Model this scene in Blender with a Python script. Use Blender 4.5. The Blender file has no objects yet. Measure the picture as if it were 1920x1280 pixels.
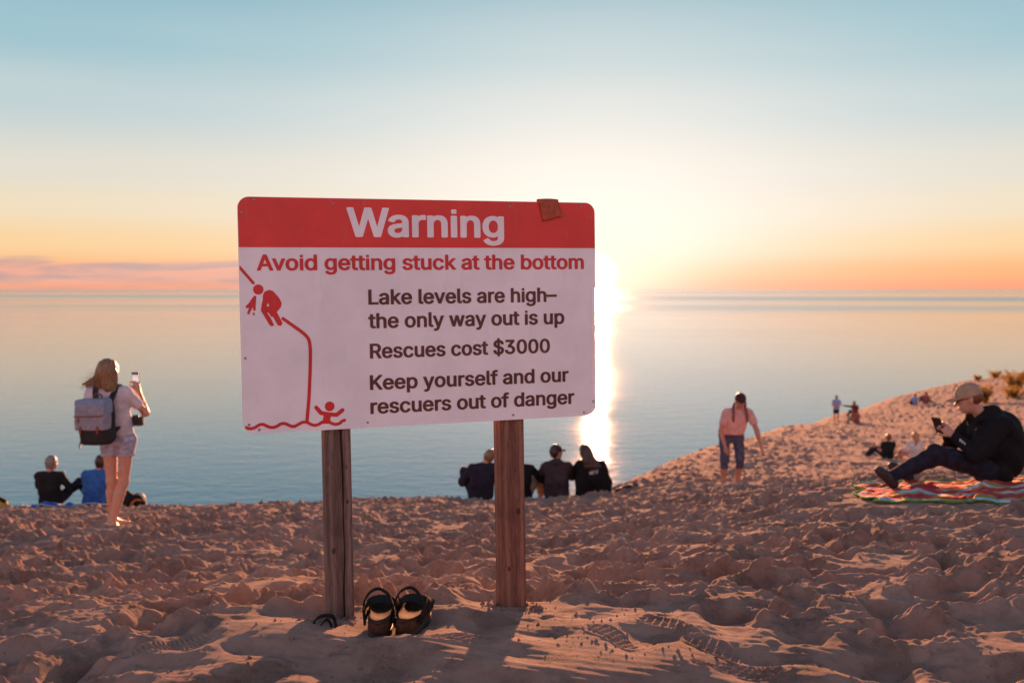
import bpy, math, random, json
import numpy as np
from mathutils import Vector, Matrix

random.seed(7)
RNG = np.random.default_rng(11)
scene = bpy.context.scene
COL = scene.collection

# ------------------------------------------------------------------ camera
EYE = 1.10                                   # the camera stands 1.1 m above the sand at the sign
TILT = math.atan(100.0 / 1867.0)
cam_data = bpy.data.cameras.new("camera")
cam_data.sensor_width = 36.0
cam_data.lens = 35.0
cam_data.clip_start = 0.05
cam_data.clip_end = 400000.0
cam_data.dof.use_dof = True
cam_data.dof.focus_distance = 3.35
cam_data.dof.aperture_fstop = 3.6
cam = bpy.data.objects.new("camera", cam_data)
cam.location = (0, 0, EYE)
cam.rotation_euler = (math.pi / 2 - TILT, 0, 0)
COL.objects.link(cam)
scene.camera = cam

# ------------------------------------------------------------------ light
SUN_AZ = math.radians(4.8)                   # to the right of straight ahead
SUN_EL = math.radians(3.5)
SUN_DIR = Vector((math.sin(SUN_AZ) * math.cos(SUN_EL), math.cos(SUN_AZ) * math.cos(SUN_EL), math.sin(SUN_EL)))
sun_data = bpy.data.lights.new("sun", 'SUN')
sun_data.energy = 5.0
sun_data.angle = math.radians(0.7)
sun_data.color = (1.0, 0.385, 0.175)
sun = bpy.data.objects.new("sun", sun_data)
sun.rotation_euler = SUN_DIR.to_track_quat('Z', 'Y').to_euler()
COL.objects.link(sun)

scene.view_settings.view_transform = 'Standard'
scene.view_settings.look = 'None'
scene.view_settings.exposure = 1.85
scene.view_settings.gamma = 1.0
scene.view_settings.use_curve_mapping = False
scene.cycles.max_bounces = 6
scene.cycles.sample_clamp_indirect = 6.0


def lin(r, g, b, a=1.0):
    def f(c):
        c /= 255.0
        return c / 12.92 if c <= 0.04045 else ((c + 0.055) / 1.055) ** 2.4
    return (f(r), f(g), f(b), a)


class NT:
    """small helper to write node trees"""
    def __init__(self, tree):
        self.t = tree

    def n(self, kind, **kw):
        nd = self.t.nodes.new(kind)
        for k, v in kw.items():
            setattr(nd, k, v)
        return nd

    def l(self, a, b):
        self.t.links.new(a, b)

    def val(self, sock, v):
        if isinstance(v, bpy.types.NodeSocket):
            self.l(v, sock)
        else:
            sock.default_value = v

    def m(self, op, a, b=None, c=None, clamp=False):
        nd = self.n('ShaderNodeMath', operation=op, use_clamp=clamp)
        self.val(nd.inputs[0], a)
        if b is not None:
            self.val(nd.inputs[1], b)
        if c is not None:
            self.val(nd.inputs[2], c)
        return nd.outputs[0]

    def mix(self, f, a, b, mode='MIX'):
        nd = self.n('ShaderNodeMix', data_type='RGBA', blend_type=mode)
        self.val(nd.inputs[0], f)
        self.val(nd.inputs[6], a)
        self.val(nd.inputs[7], b)
        return nd.outputs[2]

    def ramp(self, f, stops, interp='EASE'):
        nd = self.n('ShaderNodeValToRGB')
        cr = nd.color_ramp
        cr.interpolation = interp
        while len(cr.elements) < len(stops):
            cr.elements.new(0.5)
        for e, (p, c) in zip(cr.elements, stops):
            e.position = p
            e.color = c
        self.l(f, nd.inputs[0])
        return nd.outputs[0]

    def noise(self, vec, scale, detail=3.0, rough=0.5, dist=0.0):
        nd = self.n('ShaderNodeTexNoise')
        if vec is not None:
            self.l(vec, nd.inputs['Vector'])
        nd.inputs['Scale'].default_value = scale
        nd.inputs['Detail'].default_value = detail
        nd.inputs['Roughness'].default_value = rough
        nd.inputs['Distortion'].default_value = dist
        return nd.outputs[0]

    def smooth(self, x, lo, hi, a=0.0, b=1.0):
        nd = self.n('ShaderNodeMapRange', interpolation_type='SMOOTHSTEP')
        self.l(x, nd.inputs[0])
        for i, v in enumerate((lo, hi, a, b)):
            nd.inputs[i + 1].default_value = v
        return nd.outputs[0]


# ------------------------------------------------------------------ sky
world = bpy.data.worlds.new("World")
scene.world = world
world.use_nodes = True
wt = world.node_tree
wt.nodes.clear()
W = NT(wt)
geo = W.n('ShaderNodeTexCoord')
sep = W.n('ShaderNodeSeparateXYZ')
W.l(geo.outputs['Generated'], sep.inputs[0])
sx, sy, sz = sep.outputs
el = W.m('MULTIPLY', W.m('ARCSINE', sz), 180 / math.pi)           # elevation, degrees
az = W.m('SUBTRACT', W.m('MULTIPLY', W.m('ARCTAN2', sx, sy), 180 / math.pi), math.degrees(SUN_AZ))
aaz = W.m('ABSOLUTE', az)
# clear-sky colour towards the sunset and away from it, by elevation (0..90 degrees)
e01 = W.m('DIVIDE', el, 90.0, clamp=True)
D = 1 / 90.0
west = W.ramp(e01, [(0.0, lin(250, 160, 124)), (0.9 * D, lin(253, 180, 122)), (2.4 * D, lin(250, 210, 156)),
                    (4.3 * D, lin(240, 222, 192)), (6.2 * D, lin(226, 221, 208)), (9.8 * D, lin(190, 209, 213)),
                    (13 * D, lin(156, 195, 207)), (19 * D, lin(112, 167, 191)), (40 * D, lin(72, 112, 148)), (1.0, lin(52, 80, 118))],
               'EASE')
east = W.ramp(e01, [(0.0, lin(205, 184, 196)), (5 * D, lin(226, 194, 202)), (12 * D, lin(222, 198, 208)),
                    (25 * D, lin(178, 172, 192)), (50 * D, lin(84, 106, 140)), (1.0, lin(52, 80, 118))], 'EASE')
side = W.smooth(aaz, 55.0, 140.0)
base = W.mix(side, west, W.mix(1.0, east, (1.70, 1.60, 1.52, 1), 'MULTIPLY'))
# low cloud bank to the left of the sign
cv = W.n('ShaderNodeCombineXYZ')
W.l(W.m('MULTIPLY', az, 0.10), cv.inputs[0])
W.l(W.m('MULTIPLY', el, 0.95), cv.inputs[1])
cn = W.noise(cv.outputs[0], 1.3, 5.5, 0.58, 0.8)
top = W.m('ADD', 1.45, W.m('MULTIPLY', W.m('SUBTRACT', cn, 0.5), 1.3))
cl = W.m('SUBTRACT', top, el)
cl = W.smooth(cl, -0.10, 0.22)
cl = W.m('MULTIPLY', cl, W.smooth(az, -14.0, -9.0, 1.0, 0.0))
cl = W.m('MULTIPLY', cl, W.smooth(az, -70.0, -50.0, 0.0, 1.0))
cl = W.m('MULTIPLY', cl, W.smooth(el, 0.05, 0.5, 0.35, 1.0))
cc = W.mix(W.smooth(cn, 0.42, 0.62), lin(238, 170, 152), lin(188, 156, 158))
base = W.mix(W.m('MULTIPLY', cl, 0.92), base, cc)
# faint high streaks
cv2 = W.n('ShaderNodeCombineXYZ')
W.l(W.m('MULTIPLY', az, 0.03), cv2.inputs[0])
W.l(W.m('MULTIPLY', el, 0.22), cv2.inputs[1])
st = W.noise(cv2.outputs[0], 1.0, 3.0, 0.55, 0.3)
base = W.mix(W.smooth(st, 0.45, 0.8, 0.0, 0.12), base, lin(250, 236, 214))
# aureole round the low sun: a tall wide bright veil, a glow and the blazing core
dx = W.m('DIVIDE', az, 17.0)
dy = W.m('DIVIDE', W.m('SUBTRACT', el, 3.0), 11.5)
r2 = W.m('ADD', W.m('MULTIPLY', dx, dx), W.m('MULTIPLY', dy, dy))
veil = W.m('EXPONENT', W.m('MULTIPLY', r2, -1.0))
lowfade = W.smooth(el, -0.2, 4.5, 0.30, 1.0)
base = W.mix(W.m('MULTIPLY', W.m('MULTIPLY', veil, 0.86, clamp=True), lowfade), base, (0.885, 0.87, 0.845, 1))
dxb = W.m('DIVIDE', az, 8.5)
dyb = W.m('DIVIDE', W.m('SUBTRACT', el, 2.6), 4.6)
vb = W.m('EXPONENT', W.m('MULTIPLY', W.m('ADD', W.m('MULTIPLY', dxb, dxb), W.m('MULTIPLY', dyb, dyb)), -1.0))
base = W.mix(W.m('MULTIPLY', W.m('MULTIPLY', vb, 0.9), W.smooth(el, -0.2, 3.0, 0.35, 1.0)), base, (0.975, 0.945, 0.905, 1))
dx2 = W.m('DIVIDE', az, 4.5)
dy2 = W.m('DIVIDE', W.m('SUBTRACT', el, 0.9), 2.3)
g2 = W.m('EXPONENT', W.m('MULTIPLY', W.m('ADD', W.m('MULTIPLY', dx2, dx2), W.m('MULTIPLY', dy2, dy2)), -1.0))
base = W.mix(W.m('MULTIPLY', g2, 0.96), base, (1.08, 0.985, 0.84, 1))
dx3 = W.m('DIVIDE', az, 0.7)
dy3 = W.m('DIVIDE', W.m('SUBTRACT', el, 0.7), 0.7)
g3 = W.m('EXPONENT', W.m('MULTIPLY', W.m('ADD', W.m('MULTIPLY', dx3, dx3), W.m('MULTIPLY', dy3, dy3)), -1.0))
base = W.mix(g3, base, (7.0, 5.4, 3.6, 1))
bg = W.n('ShaderNodeBackground')
W.l(base, bg.inputs[0])
bg.inputs[1].default_value = 0.271
skytex = W.n('ShaderNodeTexSky', sky_type='NISHITA')
skytex.sun_disc = False
skytex.sun_elevation = SUN_EL
skytex.sun_rotation = SUN_AZ
bg2 = W.n('ShaderNodeBackground')
W.l(skytex.outputs[0], bg2.inputs[0])
bg2.inputs[1].default_value = 0.0015
add = W.n('ShaderNodeAddShader')
W.l(bg.outputs[0], add.inputs[0])
W.l(bg2.outputs[0], add.inputs[1])
wo = W.n('ShaderNodeOutputWorld')
W.l(add.outputs[0], wo.inputs[0])


# ------------------------------------------------------------------ helpers
def tag(o, label=None, cat=None, group=None, kind=None):
    if label:
        o['label'] = label
    if cat:
        o['category'] = cat
    if group:
        o['group'] = group
    if kind:
        o['kind'] = kind
    return o


def thing(name, label, cat, loc=(0, 0, 0), rotz=0.0, group=None):
    o = bpy.data.objects.new(name, None)
    o.empty_display_size = 0.1
    o.location = loc
    o.rotation_euler = (0, 0, rotz)
    COL.objects.link(o)
    return tag(o, label, cat, group)


def link_mesh(name, me, mat=None, parent=None, smooth=False, mw=None):
    o = bpy.data.objects.new(name, me)
    COL.objects.link(o)
    if mat is not None:
        me.materials.append(mat)
    if smooth:
        me.polygons.foreach_set('use_smooth', np.ones(len(me.polygons), dtype=bool))
    if parent is not None:
        o.parent = parent
    if mw is not None:
        o.matrix_local = mw
    return o


def mesh_np(name, V, Fq):
    """quads or triangles, Fq is (n,3) or (n,4)"""
    me = bpy.data.meshes.new(name)
    V = np.asarray(V, dtype=np.float32)
    Fq = np.asarray(Fq, dtype=np.int32)
    k = Fq.shape[1]
    me.vertices.add(len(V))
    me.vertices.foreach_set('co', V.ravel())
    me.loops.add(Fq.size)
    me.loops.foreach_set('vertex_index', Fq.ravel())
    me.polygons.add(len(Fq))
    me.polygons.foreach_set('loop_start', np.arange(0, Fq.size, k, dtype=np.int32))
    me.polygons.foreach_set('loop_total', np.full(len(Fq), k, dtype=np.int32))
    me.update(calc_edges=True)
    return me


def box(name, lo, hi, mat, parent=None, bevel=0.0, mw=None):
    import bmesh
    bm = bmesh.new()
    bmesh.ops.create_cube(bm, size=1.0)
    lo, hi = Vector(lo), Vector(hi)
    for v in bm.verts:
        v.co = Vector((lo.x + (v.co.x + 0.5) * (hi.x - lo.x), lo.y + (v.co.y + 0.5) * (hi.y - lo.y), lo.z + (v.co.z + 0.5) * (hi.z - lo.z)))
    if bevel > 0:
        bmesh.ops.bevel(bm, geom=list(bm.edges), offset=bevel, segments=2, affect='EDGES', profile=0.6)
    me = bpy.data.meshes.new(name)
    bm.to_mesh(me)
    bm.free()
    return link_mesh(name, me, mat, parent, bevel > 0, mw)


def flat_mat(name, col, rough=0.8, spec=0.3, var=0.15, scale=20.0, bump=0.0, bscale=200.0, sheen=0.0, metallic=0.0, trans=0.0, sss=0.0):
    m = bpy.data.materials.new(name)
    m.use_nodes = True
    T = NT(m.node_tree)
    b = m.node_tree.nodes['Principled BSDF']
    tc = T.n('ShaderNodeTexCoord')
    nz = T.noise(tc.outputs['Object'], scale, 4.0, 0.6)
    c1 = tuple(min(1, c * (1 + var)) for c in col[:3]) + (1,)
    c0 = tuple(c * (1 - var) for c in col[:3]) + (1,)
    T.l(T.mix(T.smooth(nz, 0.3, 0.7), c0, c1), b.inputs['Base Color'])
    b.inputs['Roughness'].default_value = rough
    b.inputs['Specular IOR Level'].default_value = spec
    b.inputs['Metallic'].default_value = metallic
    if sheen:
        b.inputs['Sheen Weight'].default_value = sheen
        b.inputs['Sheen Roughness'].default_value = 0.4
        b.inputs['Sheen Tint'].default_value = tuple(min(1, c * 3 + 0.1) for c in col[:3]) + (1,)
    if sss:
        b.inputs['Subsurface Weight'].default_value = sss
        b.inputs['Subsurface Radius'].default_value = (1.0, 0.35, 0.2)
        b.inputs['Subsurface Scale'].default_value = 0.02
    if bump:
        bn = T.n('ShaderNodeBump')
        bn.inputs['Strength'].default_value = 1.0
        bn.inputs['Distance'].default_value = bump
        T.l(T.noise(tc.outputs['Object'], bscale, 3.0, 0.6), bn.inputs['Height'])
        T.l(bn.outputs[0], b.inputs['Normal'])
    return m

# ------------------------------------------------------------------ sand dune (one sheet)
def vnoise(n, cells, seed):
    """periodic value noise on an n x n map with the given number of cells, quintic"""
    r = np.random.default_rng(seed).random((cells, cells)).astype(np.float32)
    x = np.arange(n) / n * cells
    i = np.floor(x).astype(int)
    f = (x - i).astype(np.float32)
    u = f * f * f * (f * (f * 6 - 15) + 10)
    i1 = (i + 1) % cells
    a = r[i][:, i] * (1 - u)[None, :] + r[i][:, i1] * u[None, :]
    b = r[i1][:, i] * (1 - u)[None, :] + r[i1][:, i1] * u[None, :]
    return a * (1 - u)[:, None] + b * u[:, None] - 0.5


def blur(h, k):
    """periodic gaussian blur by FFT, sigma k cells"""
    n = h.shape[0]
    fx = np.fft.fftfreq(n)
    fy = np.fft.rfftfreq(n)
    g = np.exp(-2 * (math.pi * k) ** 2 * (fx[:, None] ** 2 + fy[None, :] ** 2))
    return np.fft.irfft2(np.fft.rfft2(h) * g, s=h.shape).astype(np.float32)


TN, TS = 1600, 16.0          # 16 m tile at 1 cm
CELL = TS / TN


def trampled():
    H = (vnoise(TN, 16, 1) * 0.10 + vnoise(TN, 37, 2) * 0.05 + vnoise(TN, 83, 3) * 0.018).astype(np.float32)
    R = np.random.default_rng(5)
    crumb = np.zeros_like(H)

    def stamp(cx, cy, ang, L, Wd, dep, rim, crisp, dirn):
        half = int((L * 1.25) / CELL)
        ii = np.arange(-half, half + 1)
        iy = (int(cy / CELL) + ii) % TN
        ix = (int(cx / CELL) + ii) % TN
        X, Y = np.meshgrid(ii * CELL, ii * CELL)
        s = X * math.cos(ang) + Y * math.sin(ang)
        t = -X * math.sin(ang) + Y * math.cos(ang)
        t = t + 0.18 * Wd * np.sin(s / L * 5)
        e = np.sqrt((s / (L * 0.5)) ** 2 + (t / (Wd * 0.5 * (1 + 0.25 * np.clip(s / (L * .5), -1, 1)))) ** 2)
        lump = 0.12 * np.sin(X * 60 + cx * 9) * np.sin(Y * 53 + cy * 7)
        e = e + lump
        w = np.clip((1.05 - e) / (0.55 / crisp), 0, 1)
        w = w * w * (3 - 2 * w)
        sub = H[np.ix_(iy, ix)]
        avg = float(sub.mean())
        floor = 0.45 * sub + 0.55 * avg - dep * (1 + 0.45 * dirn * s / (L * .5))
        new = sub * (1 - w) + floor * w
        rr = np.exp(-((e - 1.32) / 0.27) ** 2) * rim * (1 - 0.75 * dirn * s / (L * .5)).clip(0.1, 1.8)
        new = new + rr
        H[np.ix_(iy, ix)] = new
        crumb[np.ix_(iy, ix)] = crumb[np.ix_(iy, ix)] * (1 - w) * 0.9 + np.clip(rr / 0.03, 0, 1) * R.random()

    for gen, (n, bl, cr) in enumerate(((1700, 2.4, 1.0), (1500, 1.2, 1.4), (1100, 0.0, 2.2))):
        for k in range(n):
            L = R.uniform(0.2, 0.38)
            stamp(R.random() * TS, R.random() * TS, R.random() * 2 * math.pi, L, L * R.uniform(0.42, 0.8),
                  R.uniform(0.022, 0.080), R.uniform(0.008, 0.040), cr, R.choice([-1, 1]) * R.uniform(0.2, 1))
        if bl:
            H = blur(H, bl)
            crumb = blur(crumb, bl)
    soft = blur(H, 4.0) * 0.8
    soft += vnoise(TN, 110, 31) * 0.006
    # crumbly lumps on the pushed-up rims
    lum = np.abs(vnoise(TN, 640, 8)) * 1.0 + np.abs(vnoise(TN, 330, 9)) * 1.3 + vnoise(TN, 180, 10) * 0.8
        # steeper crests than hollows
    H = H - float(H.mean())
    H = blur(H, 0.6)
    H = np.where(H > 0, 0.058 * np.tanh(H / 0.055), H * 1.6)
    patch = np.clip(vnoise(TN, 24, 77) * 3 + 0.45, 0, 1)
    H += (crumb.clip(0, 1) * 0.085 + patch * 0.015) * (lum - 0.25)
    rg = (0.5 - np.abs(vnoise(TN, 96, 41))) ** 2 * 0.045 + (0.5 - np.abs(vnoise(TN, 210, 42))) ** 2 * 0.030
    H += rg * 0.6 * (0.35 + 0.65 * np.clip(vnoise(TN, 19, 43) * 3 + 0.5, 0, 1))
    H += vnoise(TN, 400, 12) * 0.004
    return H.astype(np.float32), (soft - float(soft.mean())).astype(np.float32)


HMAP, SMAP = trampled()


def sample(M, x, y):
    u = (np.asarray(x) / CELL) % TN
    v = (np.asarray(y) / CELL) % TN
    i = np.floor(u).astype(int)
    j = np.floor(v).astype(int)
    f = u - i
    g = v - j
    i %= TN
    j %= TN
    i1 = (i + 1) % TN
    j1 = (j + 1) % TN
    return (M[j, i] * (1 - f) + M[j, i1] * f) * (1 - g) + (M[j1, i] * (1 - f) + M[j1, i1] * f) * g


CTRL = np.array([
    # x, y, z below the eye
    (0, 2.6, -1.03), (-1.4, 2.6, -1.07), (1.4, 2.6, -1.05), (-.6, 3.15, -1.065), (.07, 3.45, -1.105), (1.5, 3.5, -1.12), (-1.9, 3.5, -1.2),
    (0, 4.6, -1.36), (-2.5, 5.5, -1.60), (2.4, 5.2, -1.36), (0, 7, -1.80), (-5, 7, -1.95),
    (-3.9, 9.7, -2.33), (0.5, 10.5, -2.42), (-9, 11, -2.6),
    (4.05, 8.5, -1.67), (5.4, 8.6, -1.66), (4.0, 7.2, -1.57), (5.5, 7.0, -1.5), (5.8, 11, -2.02), (2.9, 8.2, -1.72), (2.3, 11.5, -2.42),
    (-14, 17, -3.8), (-8, 16.5, -3.64), (-4, 16.2, -3.52), (0, 16, -3.40), (1.5, 16, -3.32), (-1, 13, -2.85), (-6, 13, -2.95),
    (3.6, 16, -3.19), (2.8, 18, -3.32), (6, 14, -2.72), (5, 20, -3.66), (8, 24, -4.42), (12, 20, -3.2), (5.6, 25, -4.05),
    (8, 35, -5.2), (11.2, 30, -5.2), (14, 26, -4.5), (16, 40, -6.1), (22, 40, -5.7), (15, 50, -6.9),
    (21, 62, -8.4), (23, 70, -8.75), (30.7, 74, -8.65), (32, 84, -9.1), (30, 60, -7.2), (49, 97, -8.2), (42, 80, -7.3), (40, 60, -5.2),
    (90, 120, -8.0), (80, 80, -4), (60, 40, 1), (30, 20, -0.6), (140, 160, -8), (140, 40, 4),
    (0, 0, -1.02), (5, 0, -0.8), (-6, 0, -1.25), (0, -8, -0.6), (14, -8, 0.4), (-14, -8, -1.4), (0, -40, 1.5), (60, -40, 4), (-60, -40, -1), (-40, 20, -5.5), (-60, 0, -5),
], dtype=float)
CTRL[:, 2] += EYE


def _U(r2):
    return np.where(r2 > 1e-12, 0.5 * r2 * np.log(np.maximum(r2, 1e-12)), 0.0)


_n = len(CTRL)
# work in log-like coordinates so that near and far points count alike
def warp(x, y):
    x = np.asarray(x, float)
    y = np.asarray(y, float)
    s = 6.0
    return np.arcsinh(x / s) * s, np.arcsinh(y / s) * s


_cx, _cy = warp(CTRL[:, 0], CTRL[:, 1])
_K = _U((_cx[:, None] - _cx[None, :]) ** 2 + (_cy[:, None] - _cy[None, :]) ** 2) + np.eye(_n) * 0.35
_P = np.stack([np.ones(_n), _cx, _cy], 1)
_A = np.zeros((_n + 3, _n + 3))
_A[:_n, :_n] = _K
_A[:_n, _n:] = _P
_A[_n:, :_n] = _P.T
_w = np.linalg.solve(_A, np.concatenate([CTRL[:, 2], np.zeros(3)]))


def plateau(x, y):
    wx, wy = warp(x, y)
    z = _w[_n] + _w[_n + 1] * wx + _w[_n + 2] * wy
    for i in range(_n):
        z = z + _w[i] * _U((wx - _cx[i]) ** 2 + (wy - _cy[i]) ** 2)
    return z


CREST = np.array([(-400, 60), (-60, 24), (-14, 17.2), (-8, 16.8), (-3, 16.5), (1.2, 16.5), (2.2, 17.6), (3.2, 20.5), (5.4, 27), (8, 35), (15, 54), (23, 70.5), (32, 84), (49, 98), (90, 122), (400, 200)], float)


def crest_dist(x, y):
    """signed distance to the crest line (positive on the lake side) and the nearest point on it"""
    best = np.full(np.shape(x), 1e18)
    px = np.zeros(np.shape(x))
    py = np.zeros(np.shape(x))
    sg = np.ones(np.shape(x))
    for (ax, ay), (bx_, by_) in zip(CREST[:-1], CREST[1:]):
        ex, ey = bx_ - ax, by_ - ay
        t = np.clip(((x - ax) * ex + (y - ay) * ey) / (ex * ex + ey * ey), 0, 1)
        qx, qy = ax + t * ex, ay + t * ey
        d2 = (x - qx) ** 2 + (y - qy) ** 2
        s = np.where(ex * (y - ay) - ey * (x - ax) > 0, 1.0, -1.0)
        m = d2 < best
        best = np.where(m, d2, best)
        px = np.where(m, qx, px)
        py = np.where(m, qy, py)
        sg = np.where(m, s, sg)
    return np.sqrt(best) * sg, px, py


def ground_base(x, y):
    x = np.asarray(x, float)
    y = np.asarray(y, float)
    d, px, py = crest_dist(x, y)
    out = d > 0
    z = plateau(np.where(out, px, x), np.where(out, py, y))
    k = 0.22 + 0.004 * np.hypot(x, y)
    drop = 0.62 * k * np.log1p(np.exp(np.clip(d / k, -30, 60))) * np.where(d / k > 55, 1, 1)
    drop = np.where(d / k > 50, 0.62 * d, drop)
    return z - drop, d


LOCAL = []      # flat places under things: x, y, radius, strength


def tread(x, y, cx, cy, ang, L, Wd, kind):
    """a shoe print with raised sole pattern; returns height offset and weight"""
    s = (x - cx) * math.cos(ang) + (y - cy) * math.sin(ang)
    t = -(x - cx) * math.sin(ang) + (y - cy) * math.cos(ang)
    a = s / (L / 2)
    half = Wd / 2 * (0.80 + 0.22 * np.cos((a - .45) * 2.4))
    e = np.maximum(np.abs(a), 0) ** 4 + (t / half) ** 4
    w = np.clip((1.15 - e) / 0.35, 0, 1)
    if kind == 0:
        p = 0.019 * 0.72 / 0.52
        u = (s + t) / p
        v = (s - t) / p
        lines = np.maximum(np.cos(2 * math.pi * u * 0.72), np.cos(2 * math.pi * v * 0.72))
        pat = np.clip((lines - 0.45) / 0.55, 0, 1) * 0.0065
    else:
        pat = (0.5 + 0.5 * np.cos(2 * math.pi * s / 0.015 + 1.2 * np.sin(t * 90))) * 0.006
    rim = np.exp(-((e - 1.6) / 0.6) ** 2) * 0.010 * (np.abs(a) < 1.4)
    return (-0.004 + pat) * w + rim * 0.4, w


TREADS = [(0.31, 2.97, 1.9, 0.27, 0.105, 0), (-0.16, 2.84, 0.25, 0.27, 0.105, 0), (0.50, 3.12, 2.1, 0.25, 0.10, 0), (0.60, 2.88, 2.0, 0.24, 0.10, 0),
          (0.40, 3.55, 2.6, 0.26, 0.10, 1), (0.98, 3.30, 0.4, 0.28, 0.11, 1), (1.15, 3.42, 0.2, 0.26, 0.10, 1), (0.17, 3.62, 0.1, 0.24, 0.10, 0), (-1.0, 2.9, 0.7, 0.27, 0.10, 1), (0.62, 2.68, 0.1, 0.26, 0.10, 0)]


def ground(x, y):
    x = np.asarray(x, float)
    y = np.asarray(y, float)
    z, d = ground_base(x, y)
    r = np.hypot(x, y)
    # how trampled: softer and wind-smoothed round the sign and close to the camera
    near = np.exp(-(((x - 0.1) / 1.25) ** 2 + ((y - 2.75) / 0.72) ** 2) ** 1.5)
    near2 = np.clip((4.3 - y) / 1.4, 0, 1) * np.clip((x + 0.2) / 0.8, 0, 1) * np.clip((3.2 - np.abs(x)) / 1.0, 0, 1) * 0.55
    nm = np.clip(np.maximum(near * 0.95, near2), 0, 1)
    h = sample(HMAP, x + 3.3, y + 7.1)
    h2 = sample(HMAP, -y * 0.71 + x * 0.71 + 5.0, x * 0.71 + y * 0.71 + 1.0)
    s = sample(SMAP, x + 3.3, y + 7.1)
    big = sample(SMAP, x * 0.31 + 2, y * 0.31 + 3)
    far = np.clip((r - 17) / 8, 0, 1)
    amp = 0.85 + 0.15 * far
    amp = amp * np.where(d > 1.5, 0.5, 1)
    hh = (h * 0.78 + h2 * 0.42) * (1 - nm) + s * nm * 0.85
    fx = sample(HMAP, x * 0.7 + 1.7, y * 0.7 + 2.9) * 0.8
    hh = hh * (1 - far) + fx * far
    hh = hh * amp + big * 0.6 * (1 - nm * 0.7)
    # fine wind ripples and streaks where it is smooth
    rp = np.sin((y * 1.0 + x * 0.35 + s * 1.2) * 120) * 0.0012 * nm
    hh = hh + rp
    for (lx, ly, lr, ls, lz) in LOCAL:
        q = ls * np.exp(-(((x - lx) ** 2 + (y - ly) ** 2) / (lr * lr)) ** 2)
        hh = hh * (1 - q) + lz * q
    m = (y < 4.5) & (y > 2) & (np.abs(x) < 2)
    if np.any(m):
        xs, ys = x[m] if x.ndim else x, y[m] if y.ndim else y
        o = np.zeros(np.shape(xs))
        for (cx, cy, ang, L, Wd, kd) in TREADS:
            v, w = tread(xs, ys, cx, cy, ang, L, Wd, kd)
            o = o + v
        if x.ndim:
            hh[m] = hh[m] + o
        else:
            hh = hh + o
    return z + hh


def gz(x, y):
    return float(ground(np.array([x]), np.array([y]))[0])


# smoothed seats for the people, the blankets and a small heap of sand at the left post
LOCAL += [(-0.60, 3.22, 0.22, 0.9, -0.01), (0.0, 3.47, 0.22, 0.9, -0.01), (3.43, 16.0, 0.22, 0.8, 0.02), (3.68, 16.0, 0.22, 0.8, 0.02), (-3.80, 9.40, 0.25, 0.8, 0.0),
          (-7.45, 16.2, 0.4, 0.7, 0.02), (-6.7, 16.2, 0.4, 0.7, 0.02), (-0.5, 16.0, 0.35, 0.6, 0.02), (0.13, 16.1, 0.3, 0.6, 0.02), (0.72, 16.1, 0.3, 0.6, 0.02), (1.27, 16.0, 0.3, 0.6, 0.02),
          (0.38, 2.98, 0.40, 0.55, 0.012), (3.3, 7.9, 0.8, 0.85, 0.0), (3.2, 7.6, 0.6, 0.8, 0.0),
          (4.35, 8.55, 0.75, 0.85, 0.0), (4.5, 7.75, 0.9, 0.75, 0.0), (5.3, 8.0, 0.7, 0.75, 0.0),
          (-0.36, 3.03, 0.17, 0.97, 0.0), (-0.72, 3.02, 0.17, 0.5, 0.05), (-0.95, 2.95, 0.2, 0.4, 0.045)]


def build_ground():
    # columns: fine inside the view, coarse elsewhere; rows: spaced by what the eye resolves
    fine = np.radians(np.linspace(-31.5, 31.5, 1120))
    coarse = np.radians(np.linspace(31.5, 360 - 31.5, 74))[1:-1]
    A = np.concatenate([fine, coarse])
    r = [1.2]
    while r[-1] < 16.9:
        q = r[-1]
        if q < 2.35:
            st = 0.02
        else:
            st = max(0.0060, q * q / (996.0 * (0.55 + 0.185 * q)) * 0.80)
        r.append(q + st)
    while r[-1] < 100:
        r.append(r[-1] * 1.0078)
    while r[-1] < 900:
        r.append(r[-1] * 1.05)
    r = np.array(r)
    RR, AA = np.meshgrid(r, A, indexing='ij')
    X = RR * np.sin(AA)
    Y = RR * np.cos(AA)
    Z = ground(X.ravel(), Y.ravel()).reshape(X.shape)
    nr, na = X.shape
    V = np.stack([X, Y, Z], -1).reshape(-1, 3)
    i = np.arange(nr - 1)[:, None]
    j = np.arange(na)[None, :]
    j1 = (j + 1) % na
    F = np.stack([i * na + j + 0 * j1, (i) * na + j1, (i + 1) * na + j1, (i + 1) * na + j], -1).reshape(-1, 4)
    F = F[:, ::-1]
    # centre fan ring
    V = np.vstack([V, [[0, 0, gz(0.0, 0.01)]]])
    c = len(V) - 1
    me = mesh_np('sand_ground', V, F)
    fan = bpy.data.meshes.new('t')
    bpy.data.meshes.remove(fan)
    import bmesh
    bm = bmesh.new()
    bm.from_mesh(me)
    bm.verts.ensure_lookup_table()
    for k in range(na):
        bm.faces.new((bm.verts[c], bm.verts[(k + 1) % na], bm.verts[k]))
    bm.to_mesh(me)
    bm.free()
    return me


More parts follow.
